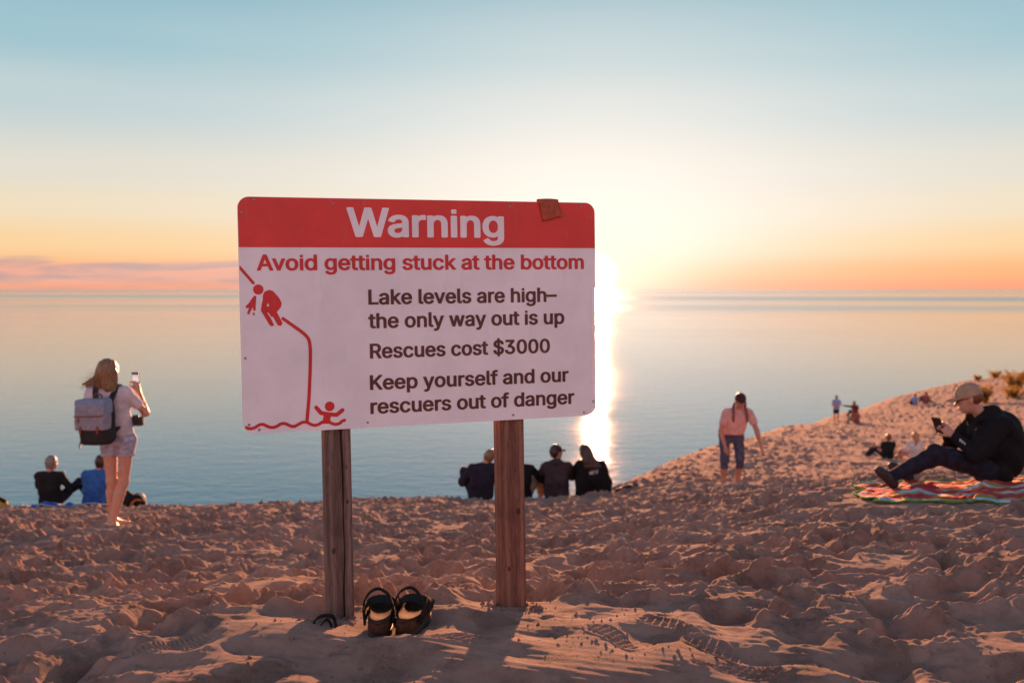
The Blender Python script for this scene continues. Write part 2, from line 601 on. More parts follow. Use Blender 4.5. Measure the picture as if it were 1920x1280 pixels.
def sand_material():
    m = bpy.data.materials.new('sand')
    m.use_nodes = True
    T = NT(m.node_tree)
    b = m.node_tree.nodes['Principled BSDF']
    tc = T.n('ShaderNodeTexCoord')
    P = tc.outputs['Object']
    n1 = T.noise(P, 0.9, 5.0, 0.6)
    n2 = T.noise(P, 14.0, 5.0, 0.7)
    n3 = T.noise(P, 420.0, 2.0, 0.8)
    c = T.mix(T.smooth(n1, 0.3, 0.7), (0.305, 0.200, 0.155, 1), (0.395, 0.268, 0.210, 1))
    c = T.mix(T.smooth(n2, 0.42, 0.8, 0.0, 0.45), c, (0.13, 0.066, 0.048, 1))
    c = T.mix(T.smooth(n3, 0.35, 0.75, 0.0, 0.35), c, (0.15, 0.10, 0.085, 1))
    T.l(c, b.inputs['Base Color'])
    b.inputs['Roughness'].default_value = 1.0
    b.inputs['Specular IOR Level'].default_value = 0.12
    b.inputs['Diffuse Roughness'].default_value = 0.6
    bn = T.n('ShaderNodeBump')
    bn.inputs['Distance'].default_value = 0.004
    bn.inputs['Strength'].default_value = 0.8
    bn2 = T.n('ShaderNodeBump')
    bn2.inputs['Distance'].default_value = 0.028
    T.l(T.smooth(T.noise(P, 5.0, 3.0, 0.6), 0.45, 0.62, 0.25, 1.0), bn2.inputs['Strength'])
    T.l(T.noise(P, 48.0, 5.0, 0.7), bn2.inputs['Height'])
    T.l(T.noise(P, 350.0, 2.0, 0.7), bn.inputs['Height'])
    T.l(bn2.outputs[0], bn.inputs['Normal'])
    T.l(bn.outputs[0], b.inputs['Normal'])
    return m


MAT_SAND = sand_material()
sand = link_mesh('sand_ground', build_ground(), MAT_SAND, None, True)
tag(sand, kind='structure')

# ------------------------------------------------------------------ lake
def lake_material():
    m = bpy.data.materials.new('lake_water')
    m.use_nodes = True
    T = NT(m.node_tree)
    b = m.node_tree.nodes['Principled BSDF']
    geo_ = T.n('ShaderNodeTexCoord')
    P = geo_.outputs['Object']
    b.inputs['Base Color'].default_value = (0.02, 0.16, 0.26, 1)
    b.inputs['IOR'].default_value = 1.33
    b.inputs['Specular IOR Level'].default_value = 0.5
    mp = T.n('ShaderNodeMapping')
    mp.inputs['Scale'].default_value = (0.00022, 0.0011, 1)
    T.l(P, mp.inputs[0])
    streak = T.noise(mp.outputs[0], 1.0, 4.0, 0.6, 0.6)
    mp2 = T.n('ShaderNodeMapping')
    mp2.inputs['Scale'].default_value = (0.0015, 0.006, 1)
    T.l(P, mp2.inputs[0])
    patch = T.noise(mp2.outputs[0], 1.0, 4.0, 0.6, 0.4)
    ro = T.m('ADD', T.smooth(streak, 0.38, 0.68, 0.025, 0.07), T.smooth(patch, 0.3, 0.7, 0.0, 0.02))
    mpf = T.n('ShaderNodeMapping')
    mpf.inputs['Scale'].default_value = (0.00003, 0.00013, 1)
    mpf.inputs['Rotation'].default_value = (0, 0, 0.05)
    T.l(P, mpf.inputs[0])
    farn = T.noise(mpf.outputs[0], 1.0, 2.0, 0.5, 0.3)
    ro = T.m('ADD', ro, T.smooth(farn, 0.44, 0.60, 0.0, 0.15))
    T.l(ro, b.inputs['Roughness'])
    mp3 = T.n('ShaderNodeMapping')
    mp3.inputs['Scale'].default_value = (0.10, 0.19, 1)
    mp3.inputs['Rotation'].default_value = (0, 0, 0.25)
    T.l(P, mp3.inputs[0])
    w1 = T.noise(mp3.outputs[0], 1.0, 3.0, 0.55, 0.4)
    mp4 = T.n('ShaderNodeMapping')
    mp4.inputs['Scale'].default_value = (0.03, 0.07, 1)
    mp4.inputs['Rotation'].default_value = (0, 0, -0.3)
    T.l(P, mp4.inputs[0])
    w2 = T.noise(mp4.outputs[0], 1.0, 3.0, 0.5, 0.3)
    hgt = T.m('ADD', T.m('MULTIPLY', w1, 0.7), T.m('MULTIPLY', w2, 0.8))
    bn = T.n('ShaderNodeBump')
    bn.inputs['Strength'].default_value = 1.0
    bn.inputs['Distance'].default_value = 0.34
    T.l(hgt, bn.inputs['Height'])
    T.l(bn.outputs[0], b.inputs['Normal'])
    return m


def build_lake():
    rs = np.array([60, 200, 600, 2000, 6000, 20000, 60000, 120000.0])
    n = 96
    a = np.linspace(0, 2 * math.pi, n, endpoint=False)
    V = [(0, 0, 0)]
    for r in rs:
        for t in a:
            V.append((r * math.sin(t), r * math.cos(t), 0))
    F = []
    for k in range(len(rs) - 1):
        for j in range(n):
            F.append((1 + k * n + j, 1 + (k + 1) * n + j, 1 + (k + 1) * n + (j + 1) % n, 1 + k * n + (j + 1) % n))
    me = bpy.data.meshes.new('lake')
    me.from_pydata(V, [], [f[::-1] for f in F] + [(0, 1 + (j + 1) % n, 1 + j)[::1] for j in range(n)])
    me.update()
    return me


lake = link_mesh('lake_water', build_lake(), lake_material())
lake.location = (0, 0, -112.0)
tag(lake, kind='structure')

# ------------------------------------------------------------------ the warning sign
GLYPHS = json.loads('''{"$":[446,[[[13,136],[18,147],[33,153],[116,151],[128,142],[134,114],[144,96],[161,82],[176,74],[177,76],[177,222],[175,224],[130,240],[96,258],[66,279],[53,294],[37,322],[31,339],[27,372],[30,402],[38,429],[46,444],[62,466],[80,485],[97,496],[123,511],[177,529],[177,584],[183,593],[200,599],[246,599],[260,595],[267,589],[269,584],[270,529],[300,522],[328,512],[368,488],[399,456],[413,433],[419,416],[426,379],[424,372],[418,366],[403,362],[333,362],[323,365],[314,372],[308,396],[297,414],[283,426],[270,433],[269,432],[269,296],[326,277],[377,249],[406,222],[423,194],[432,162],[432,124],[427,96],[416,69],[390,34],[366,14],[322,-8],[270,-22],[269,-76],[263,-84],[248,-90],[196,-89],[183,-84],[177,-76],[176,-22],[130,-11],[100,2],[71,22],[50,42],[33,66],[22,92]],[[269,74],[273,74],[290,84],[307,99],[317,116],[321,139],[318,156],[310,172],[292,186],[270,196]],[[140,376],[142,362],[148,346],[168,329],[176,325],[177,326],[176,432],[161,422],[149,406],[143,394]]]],"0":[453,[[[23,254],[25,306],[32,354],[38,378],[53,418],[72,454],[96,481],[124,504],[146,515],[183,528],[226,532],[268,528],[293,521],[326,506],[358,481],[381,454],[400,418],[420,356],[428,306],[429,226],[421,154],[408,108],[392,74],[382,56],[368,38],[345,16],[309,-6],[273,-18],[248,-22],[223,-23],[186,-19],[143,-6],[126,4],[97,26],[83,41],[62,71],[44,111],[28,176]],[[134,254],[137,196],[147,148],[164,108],[183,84],[206,70],[220,66],[236,67],[248,70],[260,76],[283,98],[301,134],[313,178],[319,234],[317,294],[313,331],[301,376],[283,411],[260,433],[240,442],[213,442],[190,432],[170,411],[152,376],[143,346],[136,296]]]],"3":[453,[[[19,131],[24,142],[39,148],[109,148],[121,146],[132,138],[142,106],[149,94],[159,84],[184,71],[219,66],[253,71],[279,85],[296,106],[304,136],[303,161],[296,184],[284,202],[266,217],[252,225],[224,231],[149,233],[137,238],[132,246],[132,298],[134,305],[246,436],[69,436],[56,439],[49,444],[45,451],[45,508],[49,518],[59,523],[72,525],[372,525],[383,524],[392,518],[397,508],[396,456],[265,306],[309,294],[352,272],[385,241],[408,201],[417,158],[415,114],[401,74],[374,36],[352,16],[326,1],[274,-17],[216,-23],[182,-21],[149,-14],[119,-3],[92,11],[56,40],[40,61],[32,76],[24,101]]]],"A":[479,[[[-9,0],[178,516],[186,522],[198,525],[278,525],[293,520],[301,511],[487,6],[487,-4],[478,-13],[464,-16],[391,-16],[375,-10],[371,-4],[324,126],[156,126],[109,-4],[104,-11],[86,-16],[11,-16],[-4,-10]],[[186,216],[292,216],[238,371]]]],"K":[466,[[[35,0],[35,508],[38,516],[45,522],[55,525],[125,525],[140,522],[149,513],[150,309],[347,520],[362,525],[448,525],[460,523],[469,518],[473,510],[469,500],[272,288],[472,6],[474,-2],[471,-7],[462,-13],[450,-16],[370,-16],[352,-10],[195,210],[150,163],[150,0],[147,-7],[140,-13],[130,-16],[58,-16],[40,-10]]]],"L":[393,[[[35,0],[35,510],[42,520],[55,525],[132,524],[146,518],[150,508],[150,73],[360,73],[372,71],[382,66],[386,58],[386,-2],[378,-12],[362,-16],[60,-16],[42,-11],[38,-7]]]],"R":[449,[[[35,0],[35,508],[37,516],[45,522],[58,525],[258,524],[315,515],[345,503],[363,493],[397,463],[420,426],[432,383],[433,336],[425,293],[406,253],[387,230],[364,213],[345,203],[345,200],[451,6],[453,-2],[450,-7],[442,-13],[430,-16],[350,-16],[333,-10],[230,180],[225,182],[150,180],[150,0],[145,-10],[128,-16],[58,-16],[40,-10]],[[150,273],[155,271],[255,272],[280,279],[299,290],[307,300],[313,313],[319,333],[320,353],[319,370],[313,393],[299,416],[281,428],[255,435],[150,436]]]],"W":[686,[[[-9,508],[-4,519],[14,525],[86,525],[96,522],[105,516],[194,177],[283,516],[291,522],[304,525],[381,525],[397,520],[405,510],[491,180],[494,179],[580,516],[588,522],[601,525],[674,525],[691,518],[694,513],[694,506],[555,-2],[551,-9],[544,-13],[534,-16],[454,-16],[441,-13],[433,-7],[344,320],[252,-7],[244,-13],[231,-16],[154,-16],[144,-14],[135,-10],[130,-2]]]],"a":[389,[[[5,109],[9,139],[20,166],[38,188],[60,204],[88,217],[115,226],[155,233],[240,244],[248,247],[251,252],[249,276],[240,296],[225,309],[208,314],[178,313],[155,305],[138,292],[120,264],[108,259],[91,259],[24,279],[19,284],[16,292],[27,316],[42,339],[70,364],[100,381],[135,393],[172,399],[218,399],[258,392],[286,382],[312,365],[335,343],[355,304],[361,266],[362,-1],[355,-11],[340,-16],[272,-16],[260,-12],[250,-2],[230,-12],[208,-19],[160,-25],[130,-23],[92,-13],[58,5],[32,29],[19,49],[10,69]],[[117,104],[123,82],[130,73],[142,66],[170,61],[188,63],[205,68],[228,83],[242,104],[250,129],[251,162],[248,163],[175,152],[142,143],[131,136],[123,129],[118,116]]]],"b":[424,[[[28,0],[28,510],[35,520],[48,525],[120,524],[133,519],[139,510],[140,376],[166,390],[190,397],[230,400],[268,396],[300,387],[330,372],[356,352],[376,328],[394,298],[410,245],[415,190],[410,132],[394,80],[368,38],[356,25],[331,5],[298,-12],[266,-21],[216,-24],[176,-16],[156,-8],[138,3],[136,-5],[132,-10],[113,-16],[46,-15],[33,-10]],[[138,190],[141,150],[150,118],[164,92],[188,71],[213,63],[240,66],[253,71],[266,81],[283,102],[295,130],[300,152],[303,190],[300,225],[295,248],[283,275],[272,290],[255,305],[236,313],[210,313],[190,308],[172,295],[158,277],[146,250],[141,225]]]],"c":[395,[[[9,188],[15,245],[25,280],[50,325],[84,360],[116,381],[146,392],[166,397],[216,400],[259,395],[306,377],[330,362],[344,350],[362,330],[373,312],[386,280],[386,272],[382,267],[372,262],[312,247],[296,247],[282,254],[272,275],[262,290],[252,300],[240,308],[224,312],[206,314],[189,312],[172,305],[154,290],[141,272],[129,245],[124,222],[121,198],[122,165],[127,140],[136,112],[146,95],[164,77],[179,68],[199,62],[224,64],[250,75],[269,95],[282,125],[296,132],[312,132],[374,116],[385,110],[388,100],[374,65],[354,37],[326,12],[299,-5],[269,-16],[229,-23],[186,-23],[152,-17],[129,-10],[99,5],[72,27],[49,52],[32,80],[19,112],[12,148]]]],"d":[424,[[[9,190],[14,245],[25,282],[49,328],[81,362],[96,374],[124,387],[144,394],[176,399],[209,400],[236,396],[259,390],[284,376],[286,380],[286,510],[289,517],[299,523],[312,525],[376,525],[393,518],[397,508],[397,0],[392,-10],[374,-16],[309,-16],[293,-10],[286,3],[266,-9],[246,-17],[222,-22],[194,-24],[155,-20],[109,-4],[92,6],[68,25],[55,40],[38,65],[25,95],[15,130]],[[121,190],[124,152],[137,112],[152,88],[172,71],[196,63],[226,66],[249,80],[266,100],[278,128],[284,150],[287,178],[286,215],[280,248],[272,269],[257,290],[239,305],[219,313],[196,314],[176,308],[157,295],[141,275],[132,255],[124,225]]]],"e":[404,[[[9,188],[15,245],[30,292],[49,325],[83,360],[126,385],[166,397],[216,400],[264,392],[299,379],[329,359],[349,340],[370,310],[382,285],[392,245],[396,210],[395,165],[386,156],[372,153],[124,153],[125,140],[133,112],[144,95],[164,76],[182,67],[204,62],[229,63],[252,71],[269,88],[284,113],[292,118],[302,121],[314,120],[377,105],[388,98],[389,88],[376,58],[356,30],[329,8],[296,-9],[269,-18],[226,-24],[192,-23],[152,-17],[117,-5],[99,5],[72,26],[49,52],[32,80],[19,112],[12,148]],[[124,238],[282,238],[270,272],[254,295],[244,303],[232,310],[204,314],[176,309],[153,292],[133,265]]]],"f":[253,[[[-19,328],[-19,378],[-17,386],[-9,392],[1,395],[56,396],[56,443],[63,473],[78,499],[101,520],[121,532],[141,539],[186,546],[216,544],[238,540],[258,534],[267,526],[268,518],[260,490],[251,463],[247,458],[228,452],[196,458],[184,456],[175,450],[169,436],[167,396],[234,395],[244,392],[251,386],[253,378],[253,328],[249,318],[236,312],[167,310],[167,0],[164,-7],[158,-12],[144,-16],[78,-16],[64,-12],[57,-4],[56,310],[-2,312],[-15,318]]]],"g":[425,[[[9,192],[11,230],[19,264],[39,312],[69,352],[94,372],[109,380],[144,393],[194,400],[222,399],[246,394],[266,387],[286,375],[290,384],[294,389],[309,395],[374,395],[392,389],[397,380],[396,-26],[387,-70],[380,-86],[364,-108],[334,-134],[304,-150],[259,-162],[224,-167],[176,-166],[135,-158],[99,-144],[69,-126],[46,-103],[28,-76],[27,-66],[34,-57],[86,-28],[104,-25],[120,-30],[146,-61],[170,-76],[206,-81],[239,-77],[262,-66],[276,-50],[283,-30],[286,10],[284,13],[259,-1],[234,-8],[209,-11],[176,-10],[126,0],[84,23],[57,47],[40,70],[30,87],[14,134]],[[121,192],[124,160],[129,137],[142,110],[157,92],[176,80],[196,75],[222,76],[242,83],[258,97],[272,117],[282,144],[286,167],[287,204],[284,230],[276,260],[267,277],[251,297],[226,311],[196,314],[182,311],[169,305],[148,284],[134,260],[124,227]]]],"h":[410,[[[28,0],[28,510],[36,520],[48,525],[120,524],[133,519],[139,510],[139,378],[176,393],[208,399],[243,399],[273,395],[300,386],[324,373],[350,348],[365,326],[378,288],[382,256],[382,-2],[374,-12],[358,-16],[290,-16],[279,-12],[272,-4],[271,233],[269,260],[262,280],[247,300],[230,310],[210,313],[188,310],[167,298],[150,278],[142,256],[139,228],[138,-4],[131,-12],[118,-16],[50,-16],[33,-10]]]],"i":[166,[[[28,0],[28,380],[36,390],[48,395],[123,394],[135,388],[139,378],[139,-2],[133,-10],[120,-15],[53,-16],[36,-11],[31,-7]],[[36,448],[37,500],[46,510],[60,514],[108,514],[121,510],[129,503],[130,446],[123,435],[108,430],[56,430],[40,437]]]],"k":[380,[[[28,0],[28,510],[36,520],[48,525],[120,524],[133,519],[139,510],[140,262],[268,391],[283,395],[363,395],[377,390],[384,383],[384,376],[381,370],[230,216],[394,8],[397,-2],[390,-11],[376,-16],[293,-16],[277,-12],[150,146],[139,136],[139,0],[136,-7],[128,-13],[118,-16],[50,-16],[33,-10]]]],"l":[189,[[[28,86],[28,511],[36,520],[48,525],[123,524],[134,518],[139,508],[140,78],[143,68],[176,70],[186,67],[192,61],[206,1],[203,-5],[196,-10],[163,-17],[120,-17],[92,-12],[76,-5],[53,11],[39,31],[31,56]]]],"m":[609,[[[28,0],[28,378],[30,386],[36,390],[50,395],[116,395],[130,390],[138,378],[158,389],[186,398],[208,402],[238,401],[266,395],[283,388],[298,378],[320,357],[348,378],[378,392],[413,401],[450,401],[480,396],[513,384],[542,363],[559,343],[574,310],[581,270],[582,0],[580,-5],[576,-11],[560,-16],[493,-16],[479,-12],[472,-4],[471,253],[469,276],[462,293],[453,303],[438,311],[418,314],[396,310],[381,300],[369,286],[362,263],[360,0],[355,-10],[338,-16],[273,-16],[258,-12],[250,-4],[248,270],[244,286],[233,301],[218,311],[200,314],[180,311],[163,300],[149,283],[142,263],[139,238],[138,-4],[131,-12],[118,-16],[50,-16],[33,-10]]]],"n":[409,[[[28,0],[28,378],[31,386],[38,392],[48,395],[116,395],[133,388],[138,376],[162,388],[190,396],[210,399],[243,399],[271,396],[298,387],[312,380],[333,366],[350,348],[365,326],[375,300],[380,273],[382,240],[382,0],[379,-7],[370,-13],[360,-16],[296,-16],[280,-13],[272,-4],[271,233],[269,260],[262,280],[247,300],[230,310],[210,313],[188,310],[167,298],[150,278],[142,256],[139,228],[138,-4],[131,-12],[118,-16],[50,-16],[33,-10]]]],"o":[415,[[[9,188],[12,228],[20,265],[40,310],[62,339],[97,370],[129,386],[166,397],[206,400],[246,397],[286,386],[319,370],[354,340],[375,310],[395,265],[403,228],[406,188],[403,148],[396,112],[376,68],[355,38],[317,5],[286,-10],[246,-21],[206,-24],[166,-21],[129,-10],[99,5],[61,38],[41,65],[24,98],[12,148]],[[121,188],[124,152],[132,122],[141,102],[157,82],[176,68],[196,63],[224,64],[242,70],[258,82],[274,102],[283,122],[291,152],[294,188],[291,220],[286,245],[274,272],[256,295],[244,305],[232,310],[216,313],[199,314],[184,311],[172,305],[152,288],[136,262],[124,223]]]],"p":[424,[[[28,-142],[28,378],[30,385],[38,392],[48,395],[116,395],[133,388],[138,375],[156,386],[178,394],[203,399],[230,400],[283,393],[303,386],[330,372],[358,350],[384,315],[400,282],[410,248],[414,208],[413,150],[401,98],[386,65],[367,38],[345,15],[316,-4],[283,-17],[248,-23],[203,-22],[168,-14],[140,2],[139,-142],[136,-150],[128,-156],[118,-159],[50,-159],[33,-153]],[[138,190],[141,150],[150,118],[164,92],[188,71],[213,63],[240,66],[253,71],[266,81],[283,102],[295,130],[300,152],[303,190],[300,225],[295,248],[283,275],[272,290],[255,305],[236,313],[210,313],[190,308],[172,295],[158,277],[146,250],[141,225]]]],"r":[259,[[[28,0],[28,378],[30,386],[38,392],[48,395],[113,395],[129,390],[138,381],[168,394],[198,400],[246,400],[260,396],[268,386],[268,323],[266,315],[258,309],[248,306],[206,310],[178,304],[156,287],[147,273],[142,260],[139,236],[138,-4],[131,-12],[118,-16],[50,-16],[33,-10]]]],"s":[365,[[[11,95],[15,102],[26,109],[86,122],[101,122],[116,115],[128,85],[140,72],[158,64],[181,61],[206,64],[221,70],[236,82],[242,98],[240,118],[234,127],[226,132],[211,138],[138,155],[104,166],[64,189],[41,211],[29,232],[25,248],[22,272],[24,295],[37,330],[50,348],[66,363],[89,378],[126,392],[158,399],[201,400],[241,394],[269,385],[298,368],[321,347],[338,320],[349,292],[346,282],[336,276],[274,261],[258,262],[246,270],[234,292],[221,308],[208,314],[188,317],[166,314],[148,305],[138,292],[134,278],[138,260],[151,248],[171,240],[276,212],[316,190],[337,168],[349,148],[353,132],[356,108],[354,82],[341,50],[326,30],[311,15],[274,-7],[228,-20],[198,-24],[168,-24],[114,-15],[76,1],[56,15],[41,29],[21,60]]]],"t":[227,[[[-19,329],[-19,379],[-16,386],[-2,394],[40,396],[40,474],[46,482],[56,486],[128,487],[144,482],[151,472],[151,396],[208,395],[218,392],[226,386],[229,379],[229,326],[226,319],[218,314],[208,311],[154,311],[151,309],[151,99],[153,79],[156,71],[161,67],[171,66],[206,70],[216,67],[224,62],[238,4],[236,-4],[232,-8],[216,-15],[196,-19],[166,-20],[131,-17],[111,-11],[86,1],[61,24],[47,49],[41,79],[40,309],[36,311],[-6,313],[-16,319]]]],"u":[410,[[[28,140],[28,378],[30,386],[36,390],[50,395],[118,395],[130,391],[138,383],[139,146],[141,118],[148,98],[164,78],[178,70],[200,66],[223,70],[243,81],[256,96],[268,126],[271,153],[271,378],[273,385],[283,393],[296,395],[360,395],[373,391],[380,386],[382,378],[382,0],[380,-5],[376,-11],[360,-16],[293,-16],[278,-10],[274,-4],[273,3],[270,3],[231,-14],[200,-20],[180,-21],[140,-17],[110,-7],[77,13],[60,30],[50,45],[40,66],[33,90]]]],"v":[389,[[[-8,378],[-3,389],[15,395],[87,395],[100,392],[107,386],[194,145],[282,386],[292,393],[307,395],[374,395],[387,391],[394,386],[395,376],[251,-2],[244,-11],[230,-16],[162,-16],[150,-13],[141,-7]]]],"w":[567,[[[-2,378],[3,389],[20,395],[90,395],[103,391],[110,386],[170,175],[229,386],[238,392],[250,395],[318,395],[330,392],[340,382],[398,176],[457,386],[466,392],[478,395],[548,395],[566,388],[569,383],[569,376],[451,-7],[440,-14],[428,-16],[363,-16],[353,-13],[346,-7],[283,205],[221,-7],[213,-13],[200,-16],[136,-16],[118,-10],[113,-2]]]],"y":[389,[[[-8,378],[-3,389],[15,395],[87,395],[100,392],[107,386],[194,145],[282,386],[290,392],[302,395],[372,395],[388,390],[396,380],[219,-82],[200,-114],[184,-129],[157,-147],[134,-156],[102,-161],[64,-159],[35,-153],[27,-149],[22,-142],[38,-80],[45,-74],[55,-71],[94,-74],[104,-70],[112,-62],[121,-47],[137,-2]]]],"\u2013":[349,[[[-25,188],[-25,246],[-18,255],[-5,260],[352,260],[368,255],[375,246],[375,186],[368,177],[355,172],[-2,172],[-20,178]]]]," ":[187,[]]}''')
PICTO = json.loads('''[[[7.0,18.0],[7.0,28.0],[8.0,28.0],[15.0,24.5],[19.0,23.1],[26.0,22.7],[33.0,24.5],[48.2,33.0],[56.0,34.7],[60.0,34.6],[65.0,33.4],[69.0,31.7],[81.0,24.9],[86.0,23.5],[91.0,23.0],[97.0,23.5],[103.0,25.3],[112.0,31.0],[116.6,33.0],[123.0,34.1],[128.0,33.9],[132.0,33.0],[137.0,31.0],[149.0,24.5],[157.0,22.5],[162.0,23.5],[182.0,33.4],[189.0,35.0],[195.2,35.0],[203.2,109.0],[208.0,180.0],[210.2,224.0],[211.1,255.0],[210.9,271.0],[209.5,285.0],[207.8,292.0],[205.3,298.0],[200.0,305.0],[193.3,312.0],[182.0,321.5],[128.2,362.0],[127.0,365.0],[128.0,368.5],[131.0,370.6],[134.0,370.6],[188.0,330.5],[200.5,320.0],[208.0,312.3],[213.7,305.0],[217.1,298.0],[219.5,290.0],[221.1,279.0],[222.0,264.0],[220.1,203.0],[215.1,122.0],[212.6,93.0],[206.0,32.0],[206.4,31.0],[215.0,25.8],[221.0,23.4],[226.0,22.4],[231.0,23.2],[237.0,25.3],[252.2,34.0],[254.1,48.0],[244.0,50.3],[241.1,52.0],[225.0,72.4],[224.4,76.0],[225.5,79.0],[228.0,81.1],[231.0,81.8],[233.0,81.5],[235.5,80.0],[250.0,62.5],[272.0,57.6],[295.0,54.9],[313.0,68.7],[316.0,69.2],[319.0,68.4],[321.4,66.0],[322.3,63.0],[321.8,60.0],[320.0,57.6],[301.0,42.8],[299.0,41.8],[296.0,41.5],[278.0,43.4],[274.5,32.0],[279.0,27.4],[282.0,25.4],[290.0,22.5],[295.0,22.2],[301.0,23.4],[304.0,24.7],[310.3,30.0],[314.0,32.3],[318.0,33.5],[325.0,33.8],[326.0,33.7],[326.2,33.0],[326.1,24.0],[318.0,23.1],[311.0,17.3],[308.0,15.4],[304.0,13.8],[300.0,12.8],[293.0,12.2],[288.0,12.7],[283.0,14.1],[277.0,16.7],[272.0,19.9],[251.0,21.1],[250.0,21.0],[241.0,16.1],[234.0,13.7],[226.0,12.4],[222.0,12.8],[217.0,14.2],[210.3,17.0],[200.0,23.2],[196.0,24.6],[192.0,25.0],[185.0,23.9],[165.0,13.8],[161.0,12.7],[157.0,12.5],[152.0,13.2],[146.0,15.0],[130.0,23.1],[124.0,24.1],[118.0,22.8],[106.0,15.7],[99.0,13.7],[92.0,13.0],[85.0,13.5],[78.0,15.4],[64.0,23.0],[61.0,24.2],[57.0,24.7],[52.0,23.8],[41.0,17.2],[36.0,14.8],[27.0,12.8],[22.0,12.6],[17.0,13.2],[7.4,17.0]],[[258.5,77.0],[259.7,83.0],[263.1,88.0],[266.0,90.4],[269.0,91.8],[275.0,92.8],[281.0,91.4],[285.9,88.0],[289.3,83.0],[290.5,77.0],[289.4,71.0],[286.0,65.7],[281.0,62.2],[275.0,60.8],[268.5,62.0],[263.0,65.7],[259.6,71.0]],[[64.3,394.0],[66.6,411.0],[70.8,427.0],[71.5,442.0],[76.8,452.0],[91.0,458.1],[104.0,453.5],[122.4,431.0],[128.9,416.0],[127.5,404.0],[113.9,387.0],[113.8,386.0],[129.4,354.0],[129.8,350.0],[128.2,346.0],[125.0,343.4],[122.0,342.6],[118.0,343.2],[115.3,345.0],[113.8,347.0],[101.0,373.1],[98.0,370.6],[97.0,371.1],[87.5,385.0],[86.0,385.9],[84.2,385.0],[84.1,383.0],[94.0,368.2],[103.9,345.0],[101.0,342.8],[98.0,341.9],[95.0,342.1],[92.0,343.5],[89.0,347.0],[66.0,389.1]],[[105.9,351.0],[106.0,352.2]],[[104.6,355.0],[105.0,355.2],[105.5,354.0],[105.0,353.0]],[[103.7,356.0],[104.0,357.0],[104.4,356.0],[104.0,355.3]],[[38.5,379.0],[39.0,385.9],[44.0,385.8],[44.7,385.0],[44.5,379.0],[44.0,378.3],[39.0,378.4]],[[17.1,403.0],[17.6,407.0],[27.0,416.3],[39.0,433.8],[46.0,440.4],[50.4,439.0],[50.9,438.0],[47.3,393.0],[42.0,392.0],[41.0,393.0],[39.9,401.0],[38.0,402.7],[27.5,381.0],[27.0,380.5],[26.0,380.6],[21.2,383.0],[27.5,402.0],[27.0,402.4],[23.0,400.5],[18.0,401.6]],[[82.4,405.0],[83.0,404.4],[91.1,407.0],[86.0,416.7],[85.0,415.4]],[[41.5,459.0],[42.5,465.0],[46.0,470.6],[51.0,474.2],[57.0,475.6],[63.0,474.7],[66.0,473.3],[69.0,471.0],[72.5,466.0],[73.9,460.0],[73.0,454.0],[71.5,451.0],[69.2,448.0],[64.0,444.5],[58.0,443.2],[52.0,444.3],[49.0,445.8],[46.2,448.0],[42.8,453.0]],[[2.0,523.0],[2.0,535.0],[3.0,536.0],[46.3,483.0],[47.5,480.0],[47.1,478.0],[46.0,476.5],[43.0,475.3],[41.0,475.7],[39.3,477.0]]]''')
SIGN_W, SIGN_H, SIGN_T = 1.22, 0.7524, 0.012
SIGN_POS = Vector((-0.28303, 3.34715, -0.08194 + EYE))


def rotvec(v):
    v = Vector(v)
    return Matrix.Rotation(v.length, 4, v.normalized())


SIGN_M = Matrix.Translation(SIGN_POS) @ rotvec((-0.01366917, -0.01263391, 0.32324064))


def outline_mesh(name, loops, scale, thick, off=(0, 0)):
    """closed outlines (with holes) -> a thin solid print lying in the x-z plane, facing -y"""
    cu = bpy.data.curves.new(name, 'CURVE')
    cu.dimensions = '2D'
    cu.fill_mode = 'BOTH'
    cu.extrude = thick / 2
    for lp in loops:
        sp = cu.splines.new('POLY')
        sp.points.add(len(lp) - 1)
        for p, (a, b) in zip(sp.points, lp):
            p.co = (off[0] + a * scale, off[1] + b * scale, 0, 1)
        sp.use_cyclic_u = True
    ob = bpy.data.objects.new(name, cu)
    COL.objects.link(ob)
    bpy.context.view_layer.update()
    me = bpy.data.meshes.new_from_object(ob.evaluated_get(bpy.context.evaluated_depsgraph_get()))
    bpy.data.objects.remove(ob)
    me.name = name
    me.transform(Matrix.Rotation(math.pi / 2, 4, 'X'))
    return me


def text_loops(s, x0, y0, x1, cap, track=0.0):
    """set a line of type from x0 to x1 on baseline y0; the outlines come back in metres"""
    pen = 0.0
    items = []
    for i, ch in enumerate(s):
        adv, lp = GLYPHS[ch]
        k = 0
        if ch == 'A' and s[i + 1:i + 2] == 'v':
            k = -22
        if ch == 'W' and s[i + 1:i + 2] == 'a':
            k = -24
        items.append((pen, lp))
        pen += adv + track + k
    lo = min(p[0] + pen0 for pen0, lp in items for l in lp for p in l)
    hi = max(p[0] + pen0 for pen0, lp in items for l in lp for p in l)
    kx = (x1 - x0) / (hi - lo)
    ky = cap / (498 + 32.0)
    out = [[], []]
    for q, (pen0, lp) in enumerate(items):
        for l in lp:
            out[q % 2].append([(x0 + (p[0] + pen0 - lo) * kx, y0 + (p[1] + 16) * ky) for p in l])
    return out


